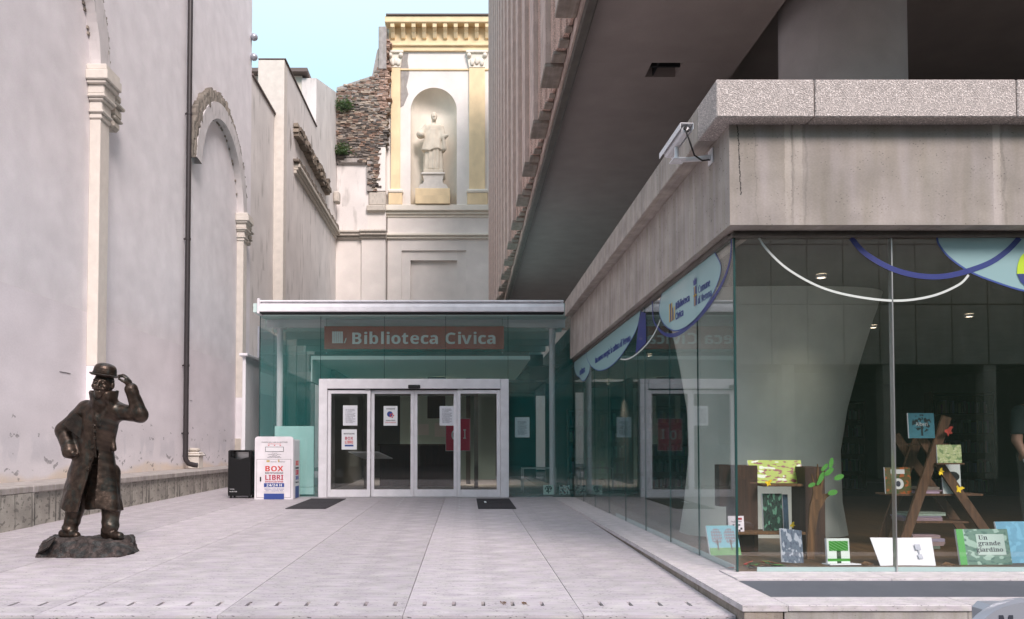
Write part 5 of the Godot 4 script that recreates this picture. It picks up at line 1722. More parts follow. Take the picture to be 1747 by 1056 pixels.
func bystander(p: Vector3) -> float:
	var d := cap(p, Vector3(-0.10, 0.08, 0.02), Vector3(-0.095, 0.48, 0.0), 0.055, 0.065)
	d = smin(d, cap(p, Vector3(-0.095, 0.48, 0.0), Vector3(-0.09, 0.90, 0.0), 0.07, 0.09), 0.03)
	d = minf(d, smin(cap(p, Vector3(0.10, 0.08, 0.02), Vector3(0.095, 0.48, 0.0), 0.055, 0.065), cap(p, Vector3(0.095, 0.48, 0.0), Vector3(0.09, 0.90, 0.0), 0.07, 0.09), 0.03))
	d = smin(d, cap(p, Vector3(-0.10, 0.05, 0.0), Vector3(-0.12, 0.045, 0.16), 0.05, 0.04), 0.03)
	d = smin(d, cap(p, Vector3(0.10, 0.05, 0.0), Vector3(0.12, 0.045, 0.16), 0.05, 0.04), 0.03)
	d = smin(d, ell(p, Vector3(0, 0.95, 0), Vector3(0.17, 0.14, 0.12)), 0.05)
	d = smin(d, ell(p, Vector3(0, 1.2, 0), Vector3(0.175, 0.28, 0.12)), 0.08)
	d = smin(d, cap(p, Vector3(-0.15, 1.40, 0), Vector3(0.15, 1.40, 0), 0.075, 0.075), 0.06)
	for s in [-1.0, 1.0]:
		d = smin(d, cap(p, Vector3(s * 0.19, 1.38, 0), Vector3(s * 0.235, 1.10, 0.02), 0.058, 0.045), 0.04)
		d = smin(d, cap(p, Vector3(s * 0.235, 1.10, 0.02), Vector3(s * 0.20, 0.87, 0.13), 0.043, 0.03), 0.02)
		d = smin(d, cap(p, Vector3(s * 0.20, 0.86, 0.135), Vector3(s * 0.19, 0.79, 0.15), 0.03, 0.032), 0.02)
		for k in 4:
			d = smin(d, cap(p, Vector3(s * 0.19, 0.79, 0.125 + k * 0.018), Vector3(s * 0.175, 0.70 + 0.008 * absf(k - 1.5), 0.135 + k * 0.018), 0.009, 0.008), 0.008)
		d = smin(d, cap(p, Vector3(s * 0.18, 0.82, 0.17), Vector3(s * 0.15, 0.765, 0.195), 0.011, 0.009), 0.01)
	d = smin(d, cap(p, Vector3(0, 1.44, 0), Vector3(0, 1.55, 0.02), 0.055, 0.052), 0.03)
	d = smin(d, ell(p, Vector3(0, 1.64, 0.02), Vector3(0.078, 0.115, 0.095)), 0.03)
	d = smin(d, cap(p, Vector3(0, 1.645, 0.11), Vector3(0, 1.615, 0.125), 0.01, 0.015), 0.01)
	return d

func standing_person() -> void:
	var at := P(6.03, 0.119, 8.35)
	var t := thing("person", "person in dark green short-sleeved shirt and grey trousers at the right picture edge behind glass", "person", at)
	var f := bystander
	put_mesh(nets_mesh([[f, Vector3(-0.34, 0, -0.2), Vector3(0.34, 1.8, 0.28), 0.014]]), "body", M.skin, t)
	var shirt := func(p: Vector3) -> float:
		return smax(smax(f.call(p) - 0.014, 0.93 - p.y, 0.01), smax(p.y - 1.47, -p.y + 1.16 - (0.0 if absf(p.x) > 0.19 else 5.0), 0.01), 0.01)
	put_mesh(nets_mesh([[shirt, Vector3(-0.36, 0.85, -0.22), Vector3(0.36, 1.55, 0.2), 0.014]]), "shirt", M.shirt, t)
	var tr := func(p: Vector3) -> float:
		return smax(smax(f.call(p) - 0.016, p.y - 0.98, 0.01), maxf(0.1 - p.y, absf(p.x) - 0.185), 0.01)
	put_mesh(nets_mesh([[tr, Vector3(-0.3, 0.05, -0.22), Vector3(0.3, 1.02, 0.2), 0.016]]), "trousers", M.trousers, t)
	var hr := func(p: Vector3) -> float:
		return smax(ell(p, Vector3(0, 1.66, 0.0), Vector3(0.088, 0.115, 0.10)), 1.66 - p.y + (p.z - 0.0) * 0.8, 0.02)
	put_mesh(nets_mesh([[hr, Vector3(-0.12, 1.5, -0.15), Vector3(0.12, 1.82, 0.16), 0.012]]), "hair", M.hair, t)
	var cf := MB.new()
	cf.tube([Vector3(-0.203, 0.905, 0.115), Vector3(-0.199, 0.865, 0.136)], 0.036, 14)
	put(cf, "white_wristband", M.white_paint, t)

func forecourt_things() -> void:
	# litter bin: black frame with a tapered front and an open window at the top
	var gb := gy(16.2)
	var t := thing("litter_bin", "black plastic litter bin with open top slot beside the white book box", "bin", P(-4.62, gb, 16.3))
	var x0 := -4.87
	var x1 := -4.37
	var f := mb(t)
	f.box(P(x0, gb + 0.06, 16.2), P(x0 + 0.08, gb + 0.98, 16.55), 0.02)
	f.box(P(x1 - 0.08, gb + 0.06, 16.2), P(x1, gb + 0.98, 16.55), 0.02)
	f.box(P(x0 + 0.02, gb + 0.955, 16.21), P(x1 - 0.02, gb + 0.985, 16.54), 0.012)
	put(f, "frame", M.bin_black, t)
	var fr := mb(t)
	fr.prism(PackedVector2Array([Vector2(x0 + 0.02, gb + 0.05), Vector2(x1 - 0.02, gb + 0.05), Vector2(x1 - 0.03, gb + 0.84), Vector2(x1 - 0.1, gb + 0.835), Vector2(-4.62, gb + 0.79), Vector2(x0 + 0.1, gb + 0.835), Vector2(x0 + 0.03, gb + 0.84)]), 2, -16.17, -16.2)
	put(fr, "front_flap", M.bin_black, t)
	bx(t, "body", M.bin_black, P(x0 + 0.081, gb + 0.05, 16.201), P(x1 - 0.081, gb + 0.78, 16.54))
	bx(t, "liner", M.steel, P(x0 + 0.085, gb + 0.781, 16.42), P(x1 - 0.085, gb + 0.954, 16.50), 0.01)
	for x in [x0 + 0.04, x1 - 0.08]:
		bx(t, "foot", M.bin_black, P(x, gb, 16.22), P(x + 0.04, gb + 0.06, 16.26))
		bx(t, "foot", M.bin_black, P(x, gb, 16.48), P(x + 0.04, gb + 0.06, 16.52))
	letters(t, "small_print", "Comune", M.paper, P(-4.77, gb + 0.19, 16.168), 0.022, 0.09, 0.0, font_plain)
	letters(t, "small_print", "raccolta rifiuti", M.paper, P(-4.745, gb + 0.14, 16.168), 0.022, 0.15, 0.0, font_plain)
	# book return box
	var g := gy(15.9)
	var d := 15.9
	var b := thing("book_return_box", "white book return box lettered BOX LIBRI 24/24 H on red and blue", "return box", P(-3.86, g, d + 0.3))
	var a0 := -4.24
	var a1 := -3.47
	var front := PackedVector2Array([Vector2(a0, g), Vector2(a1, g), Vector2(a1, g + 1.18)])
	for i in 7:
		var an := PI / 2 * i / 6.0
		front.append(Vector2(a1 - 0.06 + cos(an) * 0.06, g + 1.20 + sin(an) * 0.06))
	for i in 7:
		var an := PI / 2 + PI / 2 * i / 6.0
		front.append(Vector2(a0 + 0.06 + cos(an) * 0.06, g + 1.20 + sin(an) * 0.06))
	var fb := mb(b)
	fb.prism(front, 2, -d, -d - 0.05)
	put(fb, "front_panel", M.box_white, b)
	bx(b, "body", M.box_white, P(a0 + 0.01, g, d + 0.051), P(a1 + 0.005, g + 1.2, d + 0.62), 0.015)
	var dr := mb(b) # door: a raised leaf with a gap round it
	dr.box(P(a0 + 0.045, g + 0.04, d - 0.004), P(a1 - 0.045, g + 0.80, d - 0.001), 0.001)
	put(dr, "door", M.box_white, b)
	var sm := mb(b)
	for s in [[a0 + 0.04, g + 0.035, a0 + 0.045, g + 0.805], [a1 - 0.045, g + 0.035, a1 - 0.04, g + 0.805], [a0 + 0.045, g + 0.80, a1 - 0.045, g + 0.805], [a0 + 0.045, g + 0.035, a1 - 0.045, g + 0.04]]:
		sm.box(P(s[0], s[1], d - 0.0025), P(s[2], s[3], d - 0.0005))
	put(sm, "door_gap", M.ink, b)
	var lk := mb(b)
	lk.box(P(a0 + 0.11, g + 0.36, d - 0.022), P(a0 + 0.135, g + 0.45, d - 0.0045), 0.004)
	put(lk, "door_handle", M.black_rubber, b)
	var sl := mb(b)
	for s in [[-4.03, g + 0.955, -3.66, g + 0.962], [-4.03, g + 1.045, -3.66, g + 1.052], [-4.03, g + 0.962, -4.023, g + 1.045], [-3.667, g + 0.962, -3.66, g + 1.045]]:
		sl.box(P(s[0], s[1], d - 0.004), P(s[2], s[3], d - 0.0005))
	put(sl, "slot_frame", M.ink, b)
	bx(b, "slot_flap", M.white_paint, P(-4.02, g + 0.963, d - 0.003), P(-3.67, g + 1.044, d - 0.0005))
	var fz := d - 0.0065
	letters(b, "lettering", "INSERIRE QUI I LIBRI DA RESTITUIRE", M.ink, P(-3.845, g + 1.145, d - 0.002), 0.014, 0.52, 0.0)
	letters(b, "lettering", "UN LIBRO ALLA VOLTA", M.red, P(-3.845, g + 1.112, d - 0.002), 0.012, 0.26)
	for x in [-3.96, -3.845, -3.73]:
		var ar := mb(b)
		ar.flat(PackedVector2Array([Vector2(x - 0.02, g + 1.09), Vector2(x + 0.02, g + 1.09), Vector2(x, g + 1.068)]), func(q): return P(q.x, q.y, d - 0.001), Vector3(0, 0, 1))
		put(ar, "arrow", M.red, b)
	var ys := [0.925, 0.90, 0.88, 0.858, 0.84]
	var wd := [0.1, 0.26, 0.1, 0.22, 0.28]
	var tx := ["Orario", "attivo tutti i giorni", "24 ore", "non inserire riviste", "grazie per la collaborazione"]
	for i in 5:
		letters(b, "lettering", tx[i], M.ink, P(-3.845, g + ys[i], d - 0.002), 0.011, wd[i], 0.0, font_plain)
	letters(b, "lettering", "Biblioteca Civica", M.ink, P(-3.86, g + 0.752, fz), 0.012, 0.12, 0.0, font_plain)
	letters(b, "lettering", "Comune di Verona", M.ink, P(-3.69, g + 0.752, fz), 0.012, 0.12, 0.0, font_plain)
	for s in [[-4.0, 0.06, 0.04], [-3.77, 0.025, 0.05]]:
		var em := mb(b)
		for k in 3:
			em.box(P(s[0] + k * s[1] * 0.35, g + 0.745, fz), P(s[0] + k * s[1] * 0.35 + s[1] * 0.28, g + 0.745 + s[2], fz + 0.002))
		put(em, "emblem", M.gold, b)
	letters(b, "lettering", "BOX", M.red, P(-3.845, g + 0.615, fz), 0.105, 0.36)
	letters(b, "lettering", "RESTITUZIONE", M.ink, P(-3.845, g + 0.527, fz), 0.03, 0.36)
	letters(b, "lettering", "LIBRI", M.crimson, P(-3.845, g + 0.44, fz), 0.10, 0.36)
	letters(b, "lettering", "DVD/CD/VHS", M.crimson, P(-3.845, g + 0.355, fz), 0.035, 0.36)
	bx(b, "blue_band", M.blue, P(-4.05, g + 0.245, fz), P(-3.645, g + 0.325, d - 0.0045))
	letters(b, "lettering", "24/24 H", M.paper, P(-3.845, g + 0.285, fz - 0.002), 0.055, 0.31)
	letters(b, "lettering", "Biblioteca Civica di Verona", M.blue, P(-3.845, g + 0.208, fz), 0.022, 0.38, 0.0, font_plain)
	letters(b, "lettering", "via Cappello 43", M.blue, P(-3.845, g + 0.172, fz), 0.02, 0.34, 0.0, font_plain)
	bx(b, "blue_line", M.ledge_top, P(-4.05, g + 0.143, fz), P(-3.645, g + 0.149, d - 0.0045))
	bx(b, "blue_band", M.blue, P(-4.05, g + 0.002, fz), P(-3.645, g + 0.118, d - 0.0045))
	# the same text climbs the right flank
	var sx := a1 + 0.0065
	letters(b, "lettering", "BOX", M.red, P(sx, g + 0.72, d + 0.36), 0.1, 0.26, PI / 2)
	letters(b, "lettering", "RESTITUZIONE", M.ink, P(sx, g + 0.62, d + 0.36), 0.035, 0.30, PI / 2)
	letters(b, "lettering", "LIBRI", M.crimson, P(sx, g + 0.53, d + 0.36), 0.1, 0.28, PI / 2)
	letters(b, "lettering", "24/24 H", M.blue, P(sx, g + 0.42, d + 0.36), 0.08, 0.28, PI / 2)
	letters(b, "lettering", "Biblioteca Civica", M.ink, P(sx, g + 0.33, d + 0.36), 0.03, 0.28, PI / 2, font_plain)
	bx(b, "blue_band", M.blue, P(a1 + 0.0051, g + 0.01, d + 0.2), P(a1 + 0.0075, g + 0.25, d + 0.54))
	# door mats
	for s in [[-3.12, -2.42, "dark grey door mat left of the sliding doors beside the book box"], [0.21, 0.87, "dark grey door mat right of the sliding doors with a white scrap"]]:
		var m := thing("door_mat", s[2], "door mat", P((s[0] + s[1]) / 2, gy(15), 15), "door mats before the entrance")
		var q := mb(m)
		var c0 := gy(13.7)
		var c1 := gy(16.0)
		var sk := -0.0
		q.hexa([P(s[0] + sk, c0 + 0.001, 13.7), P(s[1] + sk, c0 + 0.001, 13.7), P(s[1], c1 + 0.001, 16.0), P(s[0], c1 + 0.001, 16.0), P(s[0] + sk, c0 + 0.012, 13.7), P(s[1] + sk, c0 + 0.012, 13.7), P(s[1], c1 + 0.012, 16.0), P(s[0], c1 + 0.012, 16.0)])
		put(q, "mat", M.mat_dark, m)
		q = mb(m)
		for k in 3:
			var z := 13.9 + k * 0.95
			q.box(P(s[0] + 0.04, gy(z) + 0.010, z), P(s[1] - 0.04, gy(z) + 0.015, z + 0.03))
		put(q, "rib", M.black_rubber, m)
	var sc := thing("paper_scrap", "small white paper scrap lying on the right door mat", "paper", P(0.38, gy(15) + 0.013, 15.0))
	var sb := mb(sc)
	sb.box(P(0.345, gy(15) + 0.016, 14.85), P(0.385, gy(15) + 0.02, 15.2))
	put(sb, "sheet", M.paper, sc)
	# steel studs let into the paving before the doors
	var fc := get_node("forecourt")
	for l in [[-1.27, 16.35, -1.24, 14.3], [-0.13, 16.2, -0.11, 13.6], [-2.33, 16.3, -2.5, 14.0]]:
		for k in 6:
			var q := k / 5.0
			var x := lerpf(l[0], l[2], q)
			var z := lerpf(l[1], l[3], q)
			var sb2 := mb(fc)
			sb2.lathe(P(x, gy(z), z), [Vector2(0.028, 0.0), Vector2(0.022, 0.006), Vector2(0.0, 0.007)], 10)
			put(sb2, "floor_stud", M.steel, fc)
	# weeds and dirt in the drain slots
	for s in [[0.28, 5.80, "left"], [0.43, 5.78, "right"]]:
		var w := thing("weed_tuft", "small dry weed tuft in a drain slot, %s one" % s[2], "weed", P(s[0], gy(5.8), s[1]))
		var wb := mb(w)
		for i in 14:
			var p := P(s[0] + rng.randf_range(-0.02, 0.02), gy(5.8) + 0.002, s[1] + rng.randf_range(-0.06, 0.06))
			var e := Vector3(rng.randf_range(-0.03, 0.03), rng.randf_range(0.004, 0.018), rng.randf_range(-0.03, 0.03))
			wb.quad(p, p + e * 0.5 + Vector3(0.004, 0.003, 0), p + e, p + e * 0.5 + Vector3(-0.004, 0, 0.004), Vector3.UP)
		put(wb, "blades", M.card_brown, w)
	# rounded grey street seat cut by the lower right corner
	var k := thing("grey_drum_seat", "pale grey rounded metal street object cut off by the bottom right corner", "street furniture", P(2.9, -0.12, 4.2))
	var kb := mb(k)
	kb.box(P(2.775, -0.06, 4.2), P(3.2, 0.305, 4.40), 0.03)
	put(kb, "side_lug", M.grey_metal, k)
	kb = mb(k)
	kb.tube([P(2.91, -0.01, 4.12), P(2.91, -0.01, 4.13), P(2.91, -0.01, 4.17), P(2.91, -0.01, 4.185)], [0.355, 0.37, 0.37, 0.36], 64)
	put(kb, "drum", M.grey_metal, k)
	letters(k, "lettering", "M", M.ink, P(2.79, 0.245, 4.118), 0.07)
	bx(k, "foot", M.grey_metal, P(2.75, -0.12, 4.0), P(3.25, -0.061, 4.5), 0.01)

func paper_sheet(label: String, x0: float, y0: float, x1: float, y1: float, d: float) -> Node3D:
	var t := thing("paper_notice", label, "notice", P((x0 + x1) / 2, y0, d), "notices taped to the glass")
	var b := mb(t)
	b.box(P(x0, y0, d), P(x1, y1, d + 0.002))
	put(b, "sheet", M.paper, t)
	return t

func print_lines(t: Node3D, x0: float, y0: float, x1: float, y1: float, d: float) -> void:
	var b := mb(t)
	b.quad01(P(x0, y1, d - 0.001), P(x1, y1, d - 0.001), P(x1, y0, d - 0.001), P(x0, y0, d - 0.001), Vector3(0, 0, 1))
	put(b, "print", M.sheet, t)

func pavilion_things() -> void:
	# hanging sign behind the glass
	var s := thing("library_sign", "dark red sign lettered Biblioteca Civica hanging behind the entrance glass", "sign", P(-1.1, 3.2, 16.95))
	var d := 16.85
	bx(s, "board", M.sign_red, P(-3.03, 3.235, d), P(0.815, 3.725, d + 0.05), 0.006)
	letters(s, "lettering", "Biblioteca Civica", M.sign_white, P(-0.9, 3.475, d - 0.006), 0.245, 3.06, 0.0, null, 0.0, 0.0, 0.012)
	for k in 6:
		var b := mb(s)
		var x := -2.86 + k * 0.047
		if k < 5:
			b.box(P(x, 3.36, d - 0.01), P(x + 0.041, 3.61, d - 0.001))
		else:
			b.prism(PackedVector2Array([Vector2(x + 0.02, 3.36), Vector2(x + 0.04, 3.36), Vector2(x + 0.075, 3.47), Vector2(x + 0.055, 3.47)]), 2, -d + 0.01, -d + 0.001)
		put(b, "book_emblem", M.sign_white, s)
	for x in [-3.0, 0.77]:
		bx(s, "hanger", M.steel, P(x, 3.15, d + 0.051), P(x + 0.02, 3.9, d + 0.06))
	# notices
	var t := paper_sheet("white notice with text lines, upper one on the left fixed door leaf", -2.56, 1.59, -2.26, 2.01, 16.458)
	print_lines(t, -2.54, 1.61, -2.28, 1.97, 16.458)
	t = paper_sheet("white BOX LIBRI notice, lower one on the left fixed door leaf", -2.585, 1.09, -2.27, 1.51, 16.458)
	letters(t, "print_text", "RESTITUZIONE", M.ink, P(-2.43, 1.42, 16.456), 0.028, 0.22)
	letters(t, "print_text", "BOX", M.crimson, P(-2.43, 1.325, 16.456), 0.06, 0.17)
	letters(t, "print_text", "LIBRI", M.red, P(-2.43, 1.245, 16.456), 0.06, 0.17)
	bx(t, "blue_band", M.blue, P(-2.52, 1.155, 16.456), P(-2.34, 1.19, 16.4575))
	t = paper_sheet("white notice with a red and blue round emblem on the left sliding leaf", -1.72, 1.59, -1.43, 2.0, 16.516)
	letters(t, "print_text", "ATTENZIONE", M.ink, P(-1.575, 1.94, 16.514), 0.025, 0.18)
	var e := mb(t)
	e.tube([P(-1.59, 1.83, 16.514), P(-1.59, 1.83, 16.5155)], 0.06, 18)
	put(e, "emblem", M.blue, t)
	e = mb(t)
	for a in 5:
		var an := TAU * a / 5
		e.box(P(-1.55 + cos(an) * 0.035 - 0.014, 1.80 + sin(an) * 0.035 - 0.014, 16.5125), P(-1.55 + cos(an) * 0.035 + 0.014, 1.80 + sin(an) * 0.035 + 0.014, 16.5138))
	put(e, "emblem", M.red, t)
	letters(t, "print_text", "vietato entrare", M.ink, P(-1.575, 1.70, 16.514), 0.022, 0.2)
	letters(t, "print_text", "senza mascherina", M.red, P(-1.575, 1.66, 16.514), 0.02, 0.22)
	t = paper_sheet("white notice of dense small print on the right sliding leaf", -0.55, 1.59, -0.256, 2.0, 16.516)
	print_lines(t, -0.53, 1.61, -0.27, 1.98, 16.516)
	t = paper_sheet("pale notice stuck inside the glass right of the sliding doors", 1.03, 1.345, 1.335, 1.77, 16.63)
	print_lines(t, 1.06, 1.37, 1.30, 1.72, 16.63)
	# teal leaning board
	var w := thing("pale_board", "pale teal board standing behind the glass behind the book box", "board", P(-3.65, 0.1, 16.8))
	bx(w, "board", M.teal_board, P(-4.05, 0.3, 16.75), P(-3.22, 1.585, 16.79), 0.006)
	bx(w, "board_foot", M.teal_board, P(-4.05, 0.141, 16.75), P(-3.22, 0.29, 16.9), 0.006)
	# red poster inside the hall
	var r := thing("red_poster", "red panel with white figures hanging in the dark hall behind the right sliding leaf", "poster", P(-0.2, 1.1, 18.2))
	bx(r, "sheet", M.crimson, P(-0.47, 1.05, 18.2), P(0.10, 1.80, 18.215), 0.003)
	letters(r, "lettering", "O", M.decal_white, P(-0.26, 1.42, 18.196), 0.22, 0.15)
	letters(r, "lettering", "I", M.decal_white, P(-0.03, 1.44, 18.196), 0.22, 0.06)
	var rb := mb(r)
	for q in [[-0.47, 1.05, 0.10, 1.06], [-0.47, 1.79, 0.10, 1.80], [-0.47, 1.06, -0.46, 1.79], [0.09, 1.06, 0.10, 1.79]]:
		rb.box(P(q[0], q[1], 18.196), P(q[2], q[3], 18.1995))
	put(rb, "border", M.decal_white, r)
	# reception desk with papers
	var k := thing("reception_desk", "dark maroon reception desk in the hall behind the doors", "desk", P(-1.2, 0.14, 20.3))
	bx(k, "front", mat(lin(0.05, 0.018, 0.022), 0.6, T.wood, 1.0), P(-2.2, 0.141, 20.2), P(-0.2, 1.18, 20.24))
	bx(k, "top", M.dark_wood, P(-2.25, 1.181, 20.15), P(-0.15, 1.215, 20.8), 0.006)
	for x in [-2.2, -0.24]:
		bx(k, "side", M.dark_wood, P(x, 0.141, 20.241), P(x + 0.04, 1.18, 20.78))
	for q in [[-1.55, 1.5, 0.42, 0.34, "pale sheet pinned on the hall back wall, left one"], [-0.95, 1.45, 0.40, 0.42, "pale sheet pinned on the hall back wall, middle one"], [-0.45, 1.5, 0.34, 0.36, "pale sheet pinned on the hall back wall, right one"]]:
		var pp := thing("pinned_sheet", q[4], "sheet", P(q[0], q[1], 23.99), "sheets on the hall wall")
		bx(pp, "sheet", M.paper, P(q[0], q[1], 23.99), P(q[0] + q[2], q[1] + q[3], 23.998))
	var lf := thing("leaflet_rack", "slanted leaflet stand in the dark hall behind the left door leaf", "leaflet stand", P(-2.4, 0.9, 18.6))
	var lb := mb(lf)
	lb.hexa([P(-2.75, 1.02, 18.5), P(-2.05, 1.02, 18.5), P(-1.75, 0.86, 18.9), P(-2.45, 0.86, 18.9), P(-2.75, 1.035, 18.5), P(-2.05, 1.035, 18.5), P(-1.75, 0.875, 18.9), P(-2.45, 0.875, 18.9)])
	put(lb, "shelf", M.paper, lf)
	bx(lf, "post", M.black, P(-2.3, 0.141, 18.68), P(-2.22, 0.86, 18.72))
	# low metal frame table and small picture books at the glass on the right
	var tb := thing("metal_frame_table", "low thin metal frame table behind the glass right of the doors", "table", P(1.5, 0.14, 17.6))
	var tt := mb(tb)
	for x in [1.25, 1.97]:
		for z in [17.5, 18.0]:
			tt.box(P(x, 0.141, z), P(x + 0.025, 0.66, z + 0.025))
	tt.box(P(1.25, 0.661, 17.5), P(1.995, 0.685, 18.025))
	put(tt, "frame", M.steel, tb)
	var cov := [cover_tree(Color(0.85, 0.95, 0.9), Color(0.05, 0.2, 0.14)), cover_blob(Color(0.75, 0.85, 0.82), Color(0.1, 0.2, 0.22), Color(0.6, 0.12, 0.12))]
	var i := 0
	for q in [[1.74, "small pale picture book with dark leaves at the glass foot near the column"], [2.08, "small picture book with two figures at the corner of the entrance glass"]]:
		book(q[1], P(q[0], 0.142, 16.72), 0.215, 0.20, 0.015, cov[i], 0.0, -0.1)
		i += 1

# ---- books and their printed covers
func cover_tree(bg: Color, fg: Color) -> ImageTexture:
	var sd := rng.randi() % 1000
	var a := grey(sd, 0.06, 3, 64)
	return paint(64, 64, func(x, y):
		var u: float = (x - 32) / 32.0
		var v: float = (y - 26) / 26.0
		var n: float = a[y * 64 + x] / 255.0
		if absf(u) < 0.09 and y > 26 and y < 58: return fg
		if u * u * 1.4 + v * v < 0.75 and n > 0.47: return fg
		return bg.darkened(0.12 * n))

func cover_blob(bg: Color, f1: Color, f2: Color) -> ImageTexture:
	var sd := rng.randi() % 1000
	var a := grey(sd, 0.05, 2, 64)
	var b := grey(sd + 1, 0.09, 2, 64)
	return paint(64, 64, func(x, y):
		var i: int = y * 64 + x
		if a[i] > 165: return f1
		if b[i] > 168: return f2
		return bg.darkened(0.1 * (b[i] / 255.0)))

func book(label: String, at: Vector3, w: float, h: float, th: float, cover: Texture2D, yaw: float, tilt: float, spine: Material = null) -> Node3D:
	# stands on its lower edge at "at" (centre), tilted back
	var t := thing("picture_book", label, "book", at)
	t.rotation = Vector3(tilt, yaw, 0)
	var b := MB.new()
	b.box(Vector3(-w / 2 + 0.004, 0.004, -th + 0.003), Vector3(w / 2 - 0.004, h - 0.004, -0.003))
	put(b, "pages", M.paper, t)
	b = MB.new()
	b.box(Vector3(-w / 2, 0, -0.003), Vector3(w / 2, h, 0.0), 0.001)
	b.box(Vector3(-w / 2, 0, -th), Vector3(w / 2, h, -th + 0.003), 0.001)
	b.box(Vector3(-w / 2 - 0.002, 0, -th), Vector3(-w / 2 + 0.002, h, 0))
	put(b, "cover", spine if spine else M.paper, t)
	b = MB.new()
	b.quad01(Vector3(-w / 2, h, 0.001), Vector3(w / 2, h, 0.001), Vector3(w / 2, 0, 0.001), Vector3(-w / 2, 0, 0.001), Vector3(0, 0, 1))
	put(b, "cover_print", mat(Color(1, 1, 1), 0.45, cover), t)
	return t

func book_text(t: Node3D, s: String, m: Material, x: float, y: float, h: float, w: float, font: Font = null) -> void:
	var o := letters(t, "title", s, m, Vector3.ZERO, h, w, 0.0, font, 0.0, 0.0, 0.001)
	var bb: AABB = o.mesh.get_aabb()
	o.position = Vector3(x, y, 0.0025) - o.basis * bb.get_center()

func paper_bird(label: String, at: Vector3, m: Material, s: float, roll: float) -> void:
	var t := thing("paper_butterfly", label, "paper figure", at)
	t.rotation = Vector3(0, 0.2, roll)
	for k in [-1.0, 1.0]:
		var b := MB.new()
		b.prism(PackedVector2Array([Vector2(0, -0.35 * s), Vector2(k * 0.5 * s, -0.55 * s), Vector2(k * 0.42 * s, -0.08 * s), Vector2(k * 0.95 * s, 0.35 * s), Vector2(k * 0.55 * s, 0.55 * s), Vector2(0, 0.25 * s)]), 2, 0.0, 0.003)
		var n := put(b, "wing", m, t)
		n.rotation = Vector3(0, -k * 0.5, 0)
	var c := MB.new()
	c.tube([Vector3(0, -0.5 * s, 0), Vector3(0, 0.4 * s, 0)], 0.06 * s, 6)
	put(c, "body", m, t)

